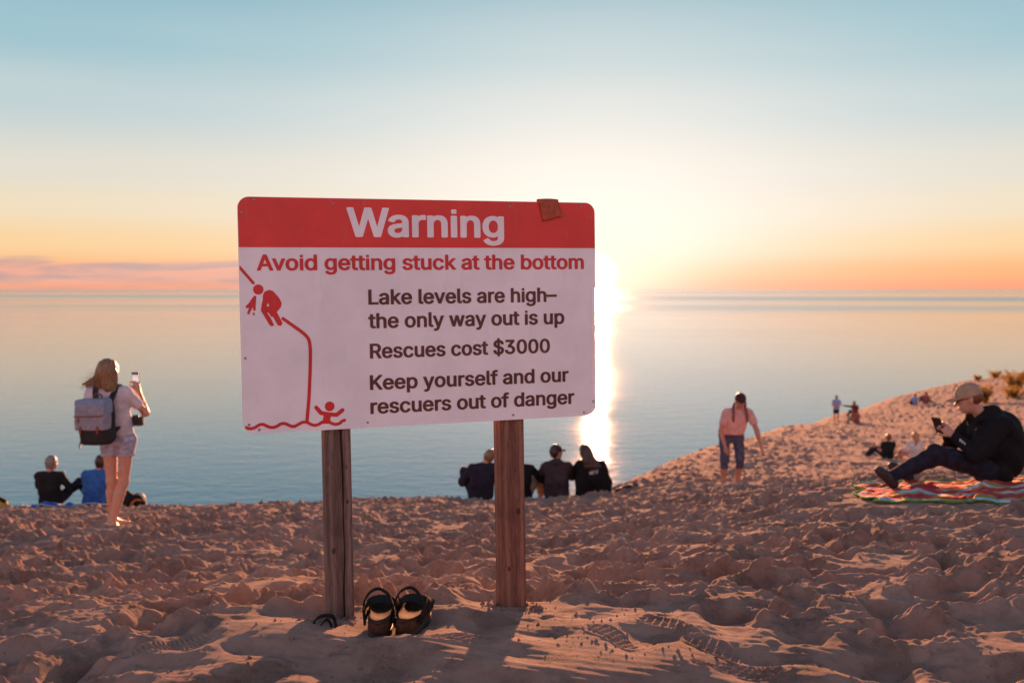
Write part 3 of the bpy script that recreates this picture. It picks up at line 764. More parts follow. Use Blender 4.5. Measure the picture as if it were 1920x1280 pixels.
def paint_material(name, col, var=0.04, rough=0.42):
    m = bpy.data.materials.new(name)
    m.use_nodes = True
    T = NT(m.node_tree)
    b = m.node_tree.nodes['Principled BSDF']
    tc = T.n('ShaderNodeTexCoord')
    P = tc.outputs['Object']
    n1 = T.noise(P, 5.0, 5.0, 0.6)
    n2 = T.noise(P, 160.0, 3.0, 0.7)
    mp = T.n('ShaderNodeMapping')
    mp.inputs['Scale'].default_value = (3.0, 1.0, 0.5)
    T.l(P, mp.inputs[0])
    n3 = T.noise(mp.outputs[0], 9.0, 6.0, 0.7)
    c0 = tuple(c * (1 - var * 2) for c in col) + (1,)
    c1 = tuple(min(1, c * (1 + var)) for c in col) + (1,)
    c = T.mix(T.smooth(n1, 0.3, 0.7), c0, c1)
    c = T.mix(T.smooth(n2, 0.68, 0.78, 0.0, 0.35), c, (0.25, 0.22, 0.2, 1))
    c = T.mix(T.smooth(n3, 0.55, 0.85, 0.0, 0.30), c, (0.45, 0.40, 0.36, 1))
    T.l(c, b.inputs['Base Color'])
    b.inputs['Roughness'].default_value = rough
    bn = T.n('ShaderNodeBump')
    bn.inputs['Distance'].default_value = 0.0004
    bn.inputs['Strength'].default_value = 0.5
    T.l(T.noise(P, 700.0, 2.0, 0.5), bn.inputs['Height'])
    T.l(bn.outputs[0], b.inputs['Normal'])
    return m


MAT_WHITE = paint_material('sign_white', (0.86, 0.84, 0.87))
MAT_RED = paint_material('sign_red', (0.74, 0.035, 0.028), 0.06)
MAT_BROWN = paint_material('sign_brown', (0.10, 0.022, 0.018), 0.1)
MAT_REDTXT = paint_material('sign_red_lettering', (0.62, 0.020, 0.022), 0.08)


def round_rect(x0, z0, x1, z1, r, n=10, corners=(1, 1, 1, 1)):
    P = []
    for (cx, cz, a0, on) in ((x1 - r, z1 - r, 0, corners[0]), (x0 + r, z1 - r, 90, corners[1]), (x0 + r, z0 + r, 180, corners[2]), (x1 - r, z0 + r, 270, corners[3])):
        if on:
            for k in range(n + 1):
                a = math.radians(a0 + 90 * k / n)
                P.append((cx + r * math.cos(a), cz + r * math.sin(a)))
        else:
            P.append((x1 if a0 in (0, 270) else x0, z1 if a0 in (0, 90) else z0))
    return P


def wood_material(name, c0, c1, knots=()):
    m = bpy.data.materials.new(name)
    m.use_nodes = True
    T = NT(m.node_tree)
    b = m.node_tree.nodes['Principled BSDF']
    tc = T.n('ShaderNodeTexCoord')
    P = tc.outputs['Object']
    mp = T.n('ShaderNodeMapping')
    mp.inputs['Scale'].default_value = (1, 1, 0.045)
    T.l(P, mp.inputs[0])
    # growth rings seen as long wavy lines
    wv = T.n('ShaderNodeTexWave', wave_type='RINGS', rings_direction='Z')
    T.l(mp.outputs[0], wv.inputs['Vector'])
    wv.inputs['Scale'].default_value = 22.0
    wv.inputs['Distortion'].default_value = 5.0
    wv.inputs['Detail'].default_value = 2.5
    wv.inputs['Detail Scale'].default_value = 0.9
    mp2 = T.n('ShaderNodeMapping')
    mp2.inputs['Scale'].default_value = (1, 1, 0.05)
    T.l(P, mp2.inputs[0])
    wp = T.n('ShaderNodeMix', data_type='VECTOR')
    wp.inputs[0].default_value = 0.012
    nzc = T.n('ShaderNodeTexNoise')
    T.l(P, nzc.inputs['Vector'])
    nzc.inputs['Scale'].default_value = 7.0
    T.l(mp2.outputs[0], wp.inputs[4])
    T.l(nzc.outputs[1], wp.inputs[5])
    fib = T.noise(wp.outputs[1], 300.0, 5.0, 0.75)
    blot = T.noise(P, 6.0, 4.0, 0.6)
    f = T.m('ADD', T.m('MULTIPLY', wv.outputs['Fac'], 0.20), T.m('MULTIPLY', fib, 0.85))
    c = T.mix(T.smooth(f, 0.32, 0.75), c0, c1)
    c = T.mix(T.smooth(blot, 0.45, 0.75, 0.0, 0.45), c, tuple(x * 0.55 for x in c0[:3]) + (1,))
    for (kx, kz, kr) in knots:
        sp = T.n('ShaderNodeSeparateXYZ')
        T.l(P, sp.inputs[0])
        ddx = T.m('DIVIDE', T.m('SUBTRACT', sp.outputs[0], kx), kr)
        ddz = T.m('DIVIDE', T.m('SUBTRACT', sp.outputs[2], kz), kr * 1.7)
        r_ = T.m('SQRT', T.m('ADD', T.m('MULTIPLY', ddx, ddx), T.m('MULTIPLY', ddz, ddz)))
        c = T.mix(T.smooth(r_, 0.6, 1.15, 0.8, 0.0), c, (0.035, 0.016, 0.011, 1))
    T.l(c, b.inputs['Base Color'])
    b.inputs['Roughness'].default_value = 0.8
    b.inputs['Specular IOR Level'].default_value = 0.25
    bn = T.n('ShaderNodeBump')
    bn.inputs['Distance'].default_value = 0.0010
    bn.inputs['Strength'].default_value = 0.8
    T.l(f, bn.inputs['Height'])
    T.l(bn.outputs[0], b.inputs['Normal'])
    return m


def post_mesh(name, w, dep, z0, z1, crack=None, ring=None, slits=()):
    """a square post with eased arris; the drying crack and cuts are pressed into its front face"""
    nz = 220
    zs = np.linspace(z0, z1, nz)
    r = 0.007
    # front face sampled finely, then round corners, sides, back
    xs = np.concatenate([np.linspace(-w / 2 + r, w / 2 - r, 60)])
    prof = [(x, -dep / 2) for x in xs]
    for k in range(1, 5):
        a = math.radians(-90 + 90 * k / 4)
        prof.append((w / 2 - r + r * math.cos(a), -dep / 2 + r + r * math.sin(a)))
    for k in range(0, 5):
        a = math.radians(90 * k / 4)
        prof.append((w / 2 - r + r * math.cos(a), dep / 2 - r + r * math.sin(a)))
    for k in range(0, 5):
        a = math.radians(90 + 90 * k / 4)
        prof.append((-w / 2 + r + r * math.cos(a), dep / 2 - r + r * math.sin(a)))
    for k in range(0, 4):
        a = math.radians(180 + 90 * k / 4)
        prof.append((-w / 2 + r + r * math.cos(a), -dep / 2 + r + r * math.sin(a)))
    prof = np.array(prof)
    n = len(prof)
    V = np.zeros((nz, n, 3))
    V[:, :, 0] = prof[None, :, 0]
    V[:, :, 1] = prof[None, :, 1]
    V[:, :, 2] = zs[:, None]
    fx = V[:, :60, 0]
    fz = V[:, :60, 2]
    dy = np.zeros_like(fx)
    dy += 0.0006 * np.sin(fx * 420 + 2 * np.sin(fz * 3)) + 0.0008 * np.sin(fz * 9 + 1)
    if crack is not None:
        cx = crack[0] + 0.0022 * np.sin(fz * 7.3) + 0.0012 * np.sin(fz * 23 + 1)
        wd = crack[1] * (0.55 + 0.45 * np.sin(fz * 5.1 + crack[2]) ** 2)
        dy += 0.030 * np.clip(1 - np.abs(fx - cx) / wd, 0, 1)
    if ring is not None:
        zc = ring + np.where(fx > crack[0], (fx - crack[0]) * 0.45, (crack[0] - fx) * 0.05) + 0.001 * np.sin(fx * 190)
        dy += 0.0045 * np.exp(-((fz - zc) / 0.0045) ** 2)
    for (sx_, sz_, sl) in slits:
        dy += 0.004 * np.exp(-((fz - sz_) / 0.0022) ** 2) * (np.abs(fx - sx_) < sl)
    V[:, :60, 1] += dy
    V = V.reshape(-1, 3)
    i = np.arange(nz - 1)[:, None]
    j = np.arange(n)[None, :]
    F = np.stack([i * n + j, i * n + (j + 1) % n, (i + 1) * n + (j + 1) % n, (i + 1) * n + j], -1).reshape(-1, 4)
    me = mesh_np(name, V, F)
    import bmesh
    bm = bmesh.new()
    bm.from_mesh(me)
    bm.verts.ensure_lookup_table()
    bm.faces.new([bm.verts[k] for k in range(n)][::-1])
    bm.faces.new([bm.verts[(nz - 1) * n + k] for k in range(n)])
    bm.to_mesh(me)
    bm.free()
    return me


def build_sign():
    root = thing('warning_sign', 'large red and white warning sign board on two wooden posts in the sand', 'sign', (0, 0, 0))
    root.matrix_world = SIGN_M
    w2, h2, t2 = SIGN_W / 2, SIGN_H / 2, SIGN_T / 2
    # board: an aluminium faced panel, rounded corners
    loops = [round_rect(-w2, -h2, w2, h2, 0.036)]
    b = link_mesh('board', outline_mesh('board', loops, 1, SIGN_T), MAT_WHITE, root)
    F = -t2

    def layer(name, loops, mat, lift, sc=1.0, off=(-w2, -h2)):
        if isinstance(loops[0][0], list) and name.endswith('lettering'):
            # neighbouring letters that touch are kept on two films a hair apart
            import bmesh
            bm = bmesh.new()
            for q, sub in enumerate(loops):
                if sub:
                    t = outline_mesh(name, sub, sc, 0.0006 + 0.0002 * q, off)
                    bm.from_mesh(t)
                    bpy.data.meshes.remove(t)
            me = bpy.data.meshes.new(name)
            bm.to_mesh(me)
            bm.free()
        else:
            me = outline_mesh(name, loops, sc, 0.0006, off)
        o = link_mesh(name, me, mat, b)
        o.location = (0, F - lift, 0)
        return o
    zb = 0.5930
    layer('red_band', [round_rect(0.001, zb, SIGN_W - 0.001, SIGN_H - 0.001, 0.035, corners=(1, 1, 0, 0))], MAT_RED, 0.0006)
    layer('title_lettering', text_loops('Warning', 0.3425, 0.6270, 0.8815, 0.0945), MAT_WHITE, 0.0016)
    lines = [('Avoid getting stuck at the bottom', 0.0543, 0.5190, 1.176, 0.0500, MAT_REDTXT),
             ('Lake levels are high–', 0.4084, 0.4055, 1.0727, 0.0490, MAT_BROWN),
             ('the only way out is up', 0.4069, 0.3275, 1.0997, 0.0490, MAT_BROWN),
             ('Rescues cost $3000', 0.4101, 0.2280, 1.0442, 0.0485, MAT_BROWN),
             ('Keep yourself and our', 0.4079, 0.1240, 1.1132, 0.0485, MAT_BROWN),
             ('rescuers out of danger', 0.4080, 0.0447, 1.1345, 0.0485, MAT_BROWN)]
    for s, x0, y0, x1, cap, mt in lines:
        layer('lettering', text_loops(s, x0, y0, x1, cap), mt, 0.0008)
    layer('pictogram', PICTO, MAT_REDTXT, 0.0008, 0.001)
    # worn edge film along the rim
    # screws
    scr = flat_mat('screw_metal', (0.32, 0.30, 0.30), 0.45, 0.5, 0.2, metallic=0.8)
    import bmesh
    bm = bmesh.new()
    bmesh.ops.create_cone(bm, cap_ends=True, segments=14, radius1=0.0042, radius2=0.0026, depth=0.0022)
    bmesh.ops.rotate(bm, verts=bm.verts, cent=(0, 0, 0), matrix=Matrix.Rotation(math.pi / 2, 3, 'X'))
    sme = bpy.data.meshes.new('screw')
    bm.to_mesh(sme)
    bm.free()
    sme.materials.append(scr)
    for (u, v) in [(0.052, 0.742), (0.013, 0.702), (0.0125, 0.242), (0.0185, 0.030), (0.050, 0.0125), (0.300, 0.735), (0.398, 0.0175), (0.905, 0.735), (0.905, 0.0165), (1.168, 0.738), (1.206, 0.70), (1.206, 0.05), (1.17, 0.0125)]:
        o = bpy.data.objects.new('screw', sme)
        COL.objects.link(o)
        o.parent = b
        o.location = (u - w2, F - 0.0020, v - h2)
    # posts behind the board
    MW1 = wood_material('post_wood_grey', (0.10, 0.062, 0.050, 1), (0.25, 0.175, 0.145, 1), [(-0.022, -0.78, 0.007), (0.027, -0.62, 0.005)])
    MW2 = wood_material('post_wood_red', (0.13, 0.055, 0.038, 1), (0.30, 0.150, 0.105, 1), [(0.018, -0.70, 0.008), (-0.020, -0.90, 0.006)])
    dep = 0.089
    for k, (u, z_base, mt, crack, ring, slits) in enumerate((
            (0.3013, -0.98, MW1, (0.0115, 0.0036, 0.6), -h2 - 0.135, ()),
            (0.9070, -0.98, MW2, None, None, [(-0.012, -h2 - 0.052, 0.008), (0.008, -h2 - 0.052, 0.004), (0.026, -h2 - 0.051, 0.007), (-0.008, -h2 - 0.268, 0.009), (0.028, -h2 - 0.265, 0.008)]))):
        me = post_mesh('post', 0.086, dep, -1.9, h2 - 0.03, crack, ring, slits)
        p = link_mesh('post', me, mt, root, True)
        p.location = (u - w2, t2 + dep / 2 + 0.0025, 0)
        tag(p, ('grey brown square post with a long drying crack', 'reddish square post with wavy grain')[k])
    # strap of tape folded over the top edge
    tape = flat_mat('tape_cloth', (0.40, 0.075, 0.03), 0.6, 0.4, 0.2, 60, 0.002, 90)
    NX, NZ = 9, 16
    V = []
    for j in range(NZ):
        q = j / (NZ - 1)
        for i in range(NX):
            s = i / (NX - 1)
            # runs from the back over the rim and down the front
            L = 0.02 + 0.02 + 0.075
            d = q * L
            x = 1.008 - w2 + s * 0.072
            if d < 0.02:
                y, z = t2 + 0.004, h2 + 0.0075 - (0.02 - d)
            elif d < 0.04:
                y, z = t2 + 0.004 - (d - 0.02), h2 + 0.0075 + 0.002 * math.sin(s * math.pi)
            else:
                y, z = F - 0.005 - 0.002 * math.sin(s * 9 + q * 5), h2 + 0.0075 - (d - 0.04) * (1 - 0.22 * s)
                x += (d - 0.04) * 0.20
            V.append((x, y, z))
    Fq = [(j * NX + i, j * NX + i + 1, (j + 1) * NX + i + 1, (j + 1) * NX + i) for j in range(NZ - 1) for i in range(NX - 1)]
    me = bpy.data.meshes.new('tape')
    me.from_pydata(V, [], Fq)
    o = link_mesh('tape_strip', me, tape, root, True)
    md = o.modifiers.new('s', 'SOLIDIFY')
    md.thickness = 0.0022
    return root


SIGN = build_sign()

# ------------------------------------------------------------------ soft solids (for bodies, clothes, bags)
class Solid:
    """a continuous surface grown from smoothly joined tapered limbs, ellipsoids and rounded boxes"""
    def __init__(self, k=0.03):
        self.k = k
        self.p = []
        self.sub = []
        self.planes = []

    def cap(self, a, b, ra, rb=None, k=None, flat=0, sub=False):
        a, b = np.array(a, float), np.array(b, float)
        rb = ra if rb is None else rb
        r = max(ra, rb)
        lo, hi = np.minimum(a, b) - r, np.maximum(a, b) + r
        ab = b - a
        L2 = max(float(ab @ ab), 1e-9)
        L = math.sqrt(L2)
        u = ab / L

        def f(X, Y, Z):
            px, py, pz = X - a[0], Y - a[1], Z - a[2]
            dd = px * u[0] + py * u[1] + pz * u[2]
            t = np.clip(dd / L, 0, 1)
            q = t * L
            d = np.sqrt((px - q * u[0]) ** 2 + (py - q * u[1]) ** 2 + (pz - q * u[2]) ** 2) - (ra + (rb - ra) * t)
            if flat & 1:
                d = np.maximum(d, dd - L)
            if flat & 2:
                d = np.maximum(d, -dd)
            return d
        (self.sub if sub else self.p).append((f, lo, hi, self.k if k is None else k))
        return self

    def chain(self, pts, rs, k=None, flat=0):
        for i in range(len(pts) - 1):
            last = i == len(pts) - 2
            self.cap(pts[i], pts[i + 1], rs[i], rs[i + 1], k, flat if last else 0)
        return self

    def ell(self, c, r, R=None, k=None, sub=False):
        c = np.array(c, float)
        r = np.array(r, float)
        M = np.eye(3) if R is None else np.array(R)[:3, :3]
        m = float(r.max())

        def f(X, Y, Z):
            px, py, pz = X - c[0], Y - c[1], Z - c[2]
            q = [(M[0, i] * px + M[1, i] * py + M[2, i] * pz) / r[i] for i in range(3)]
            l = np.sqrt(q[0] ** 2 + q[1] ** 2 + q[2] ** 2)
            g = np.sqrt((q[0] / r[0]) ** 2 + (q[1] / r[1]) ** 2 + (q[2] / r[2]) ** 2)
            return l * (l - 1) / np.maximum(g, 1e-6)
        (self.sub if sub else self.p).append((f, c - m, c + m, self.k if k is None else k))
        return self

    def box(self, c, h, rd, R=None, k=None, sub=False):
        c = np.array(c, float)
        h = np.array(h, float) - rd
        M = np.eye(3) if R is None else np.array(R)[:3, :3]
        m = float(np.linalg.norm(h)) + rd

        def f(X, Y, Z):
            px, py, pz = X - c[0], Y - c[1], Z - c[2]
            q = [np.abs(M[0, i] * px + M[1, i] * py + M[2, i] * pz) - h[i] for i in range(3)]
            o = np.sqrt(np.maximum(q[0], 0) ** 2 + np.maximum(q[1], 0) ** 2 + np.maximum(q[2], 0) ** 2)
            return o + np.minimum(np.maximum(q[0], np.maximum(q[1], q[2])), 0) - rd
        (self.sub if sub else self.p).append((f, c - m, c + m, self.k if k is None else k))
        return self

    def plane(self, point, normal):
        """cut away what lies on the normal's side"""
        n = np.array(normal, float)
        n /= np.linalg.norm(n)
        self.planes.append((np.array(point, float), n))
        return self

    def mesh(self, name, h, fold=None, smooth=True):
        lo = np.min([p[1] for p in self.p], 0) - 0.03 - 2 * h
        hi = np.max([p[2] for p in self.p], 0) + 0.03 + 2 * h
        n = np.ceil((hi - lo) / h).astype(int) + 1
        ax = [(lo[i] + np.arange(n[i]) * h).astype(np.float32) for i in range(3)]
        D = np.full(n, 1.0, np.float32)

        def win(l, hh, pad):
            s = []
            for i in range(3):
                a = max(0, int((l[i] - pad - lo[i]) / h))
                b = min(n[i], int((hh[i] + pad - lo[i]) / h) + 2)
                s.append(slice(a, b))
            return tuple(s)
        for f, l, hh, k in self.p:
            s = win(l, hh, k + 2.5 * h)
            X, Y, Z = ax[0][s[0]][:, None, None], ax[1][s[1]][None, :, None], ax[2][s[2]][None, None, :]
            d = f(X, Y, Z).astype(np.float32)
            e = D[s]
            if k > 0:
                q = np.maximum(k - np.abs(d - e), 0) / k
                D[s] = np.minimum(d, e) - q * q * k * 0.25
            else:
                D[s] = np.minimum(d, e)
        X, Y, Z = ax[0][:, None, None], ax[1][None, :, None], ax[2][None, None, :]
        if fold is not None:
            D = D + fold(X, Y, Z).astype(np.float32)
        for f, l, hh, k in self.sub:
            s = win(l, hh, k + 2.5 * h)
            x, y, z = ax[0][s[0]][:, None, None], ax[1][s[1]][None, :, None], ax[2][s[2]][None, None, :]
            D[s] = np.maximum(D[s], -f(x, y, z).astype(np.float32))
        for pt, nn in self.planes:
            D = np.maximum(D, ((X - pt[0]) * nn[0] + (Y - pt[1]) * nn[1] + (Z - pt[2]) * nn[2]).astype(np.float32))
        V, F = surface_nets(D, lo, h)
        return mesh_np(name, V, F)


def surface_nets(D, lo, h):
    S = D < 0
    c = np.zeros(tuple(x - 1 for x in D.shape), np.int8)
    offs = [(i, j, k) for i in (0, 1) for j in (0, 1) for k in (0, 1)]
    for (i, j, k) in offs:
        c += S[i:S.shape[0] - 1 + i, j:S.shape[1] - 1 + j, k:S.shape[2] - 1 + k]
    act = np.argwhere((c > 0) & (c < 8))
    idx = np.full(c.shape, -1, np.int32)
    idx[act[:, 0], act[:, 1], act[:, 2]] = np.arange(len(act))
    vals = {o: D[act[:, 0] + o[0], act[:, 1] + o[1], act[:, 2] + o[2]] for o in offs}
    acc = np.zeros((len(act), 3))
    cnt = np.zeros(len(act))
    for a in offs:
        for ax_ in range(3):
            if a[ax_] == 0:
                b = list(a)
                b[ax_] = 1
                va, vb = vals[a], vals[tuple(b)]
                m = (va < 0) != (vb < 0)
                t = np.where(m, va / np.where(m, va - vb, 1), 0)
                p = np.tile(np.array(a, float), (len(act), 1))
                p[:, ax_] += t
                acc += p * m[:, None]
                cnt += m
    V = (act + acc / cnt[:, None]) * h + lo
    F = []
    for ax_ in range(3):
        o1, o2 = [(1, 2), (2, 0), (0, 1)][ax_]
        sl0 = [slice(None)] * 3
        sl1 = [slice(None)] * 3
        sl0[ax_] = slice(0, -1)
        sl1[ax_] = slice(1, None)
        A, B = S[tuple(sl0)], S[tuple(sl1)]
        E = np.argwhere(A != B)
        E = E[(E[:, o1] > 0) & (E[:, o2] > 0) & (E[:, o1] < c.shape[o1]) & (E[:, o2] < c.shape[o2])]
        if not len(E):
            continue
        fl = A[E[:, 0], E[:, 1], E[:, 2]]
        q = []
        for (d1, d2) in ((0, 0), (-1, 0), (-1, -1), (0, -1)):
            e = E.copy()
            e[:, o1] += d1
            e[:, o2] += d2
            q.append(idx[e[:, 0], e[:, 1], e[:, 2]])
        q = np.stack(q, 1)
        q[~fl] = q[~fl][:, ::-1]
        F.append(q)
    return V, np.vstack(F)


def folds(amp, fr=1.0, seed=0.0, zdir=1.0):
    def f(X, Y, Z):
        a = np.sin((Z * 26 * zdir + X * 9 + np.sin(X * 17 + seed) * 1.3 + np.sin(Y * 13 + seed * 2) * 1.2) * fr + seed)
        b = np.sin((X * 34 + Y * 21 + Z * 12 + np.sin(Z * 19 + seed) * 1.5) * fr + seed * 3)
        return amp * (0.6 * a * np.abs(a) + 0.5 * b)
    return f


def v3(*a):
    return np.array(a, float)


def unit(a):
    a = np.array(a, float)
    return a / max(np.linalg.norm(a), 1e-9)


def frame(fwd, up=(0, 0, 1)):
    """rotation whose columns are right, forward, up"""
    f = unit(fwd)
    r = unit(np.cross(f, up))
    u = np.cross(r, f)
    return np.stack([r, f, u], 1)


def add_head(S, c, look, up=(0, 0, 1), s=1.0):
    R = frame(look, up)

    def P(x, y, z):
        return c + R @ (np.array([x, y, z]) * s)
    S.ell(P(0, -0.012, 0.025), np.array([0.076, 0.096, 0.092]) * s, R, 0.02)
    S.ell(P(0, 0.018, -0.035), np.array([0.060, 0.070, 0.085]) * s, R, 0.02)
    S.ell(P(0, 0.062, -0.088), np.array([0.026, 0.020, 0.020]) * s, R, 0.02)
    S.cap(P(0, 0.084, 0.012), P(0, 0.108, -0.030), 0.009 * s, 0.014 * s, 0.012)
    S.cap(P(-0.032, 0.082, 0.022), P(0.032, 0.082, 0.022), 0.012 * s, None, 0.015)
    S.cap(P(-0.018, 0.086, -0.060), P(0.018, 0.086, -0.060), 0.008 * s, None, 0.01)
    for q in (-1, 1):
        S.ell(P(q * 0.030, 0.098, 0.006), np.array([0.015, 0.012, 0.010]) * s, R, 0.0, sub=True)
        S.ell(P(q * 0.077, -0.004, -0.014), np.array([0.010, 0.018, 0.030]) * s, R, 0.008)
    return R, P


def add_hand(S, w, d, n, curl=0.5, side=1, s=1.0):
    """palm and five fingers; w wrist, d direction of the fingers, n palm normal, side +1 thumb on d x n"""
    d = unit(d)
    n = unit(np.array(n, float) - d * float(np.dot(n, d)))
    t = np.cross(d, n) * side
    for i, (off, l, r) in enumerate(((0.030, 0.072, 0.0092), (0.010, 0.080, 0.0096), (-0.011, 0.074, 0.0092), (-0.030, 0.058, 0.0082))):
        base = w + (d * 0.088 + t * off) * s
        S.cap(w + (d * 0.012 + t * off * 0.6) * s, base, 0.0155 * s, 0.0125 * s, 0.012)
        a = 0.0
        p = base
        for seg, fr in enumerate((0.45, 0.32, 0.23)):
            a += curl * (0.75 if seg == 0 else 0.95)
            q = p + (d * math.cos(a) + n * math.sin(a) + t * off * 1.5) * l * fr * s
            S.cap(p, q, (r - 0.0008 * seg) * s, (r - 0.0008 * (seg + 1)) * s, 0.004)
            p = q
    p0 = w + (d * 0.022 + t * 0.028) * s
    p1 = p0 + (d * 0.032 + t * 0.028 + n * 0.016) * s
    p2 = p1 + (d * 0.034 + t * 0.006 + n * 0.020 * (0.5 + curl)) * s
    S.cap(p0, p1, 0.0145 * s, 0.0115 * s, 0.010)
    S.cap(p1, p2, 0.0112 * s, 0.0092 * s, 0.006)


def add_foot(S, ankle, toe, s=1.0, k=0.02):
    a = np.array(ankle, float)
    t = np.array(toe, float)
    d = unit(t - a)
    f = unit(np.array([d[0], d[1], 0])) if abs(d[2]) < 0.8 else d
    side = np.cross(f, (0, 0, 1))
    heel = a - f * 0.045 * s + v3(0, 0, -0.045) * s
    S.cap(a, heel, 0.038 * s, 0.032 * s, k)
    ball = heel + (t - heel) * 0.72
    S.cap(a, ball, 0.040 * s, 0.026 * s, k)
    for q, L in ((-1.4, 0.9), (-0.5, 1.0), (0.5, 1.0), (1.3, 0.95)):
        S.cap(heel + (t - heel) * 0.4 + side * 0.012 * q, heel + (t - heel) * L + side * 0.022 * q, 0.022 * s, 0.013 * s, 0.010)
    S.cap(heel, ball, 0.030 * s, 0.026 * s, k)


def torso(S, J, g=1.0, add=0.0, k=0.06, low=True):
    """trunk between the hips and the shoulders, broad and flat"""
    hl, hr, sl, sr = J['hl'], J['hr'], J['sl'], J['sr']
    mid = J['waist'] if 'waist' in J else (hl + hr) * 0.25 + (sl + sr) * 0.25
    hc, sc = (hl + hr) / 2, (sl + sr) / 2
    ax = unit(sr - sl)
    hx = unit(hr - hl)
    if low:
        S.cap(hl + hx * 0.02, hr - hx * 0.02, 0.098 * g + add, None, k)
    w = 0.075 * g
    S.cap(hc - hx * 0.07, mid - (ax + hx) / 2 * w * .8, 0.088 * g + add, 0.084 * g + add, k)
    S.cap(hc + hx * 0.07, mid + (ax + hx) / 2 * w * .8, 0.088 * g + add, 0.084 * g + add, k)
    up = unit(sc - mid)
    S.cap(mid - ax * w * .8, sc - ax * 0.085 - up * 0.085, 0.084 * g + add, 0.098 * g + add, k)
    S.cap(mid + ax * w * .8, sc + ax * 0.085 - up * 0.085, 0.084 * g + add, 0.098 * g + add, k)
    S.cap(sl + ax * 0.015, sr - ax * 0.015, 0.056 * g + add, None, k)
    S.cap(J['neck'] - up * 0.045, sl + ax * 0.04, 0.040 * g + add, 0.046 * g + add, 0.05)
    S.cap(J['neck'] - up * 0.045, sr - ax * 0.04, 0.040 * g + add, 0.046 * g + add, 0.05)


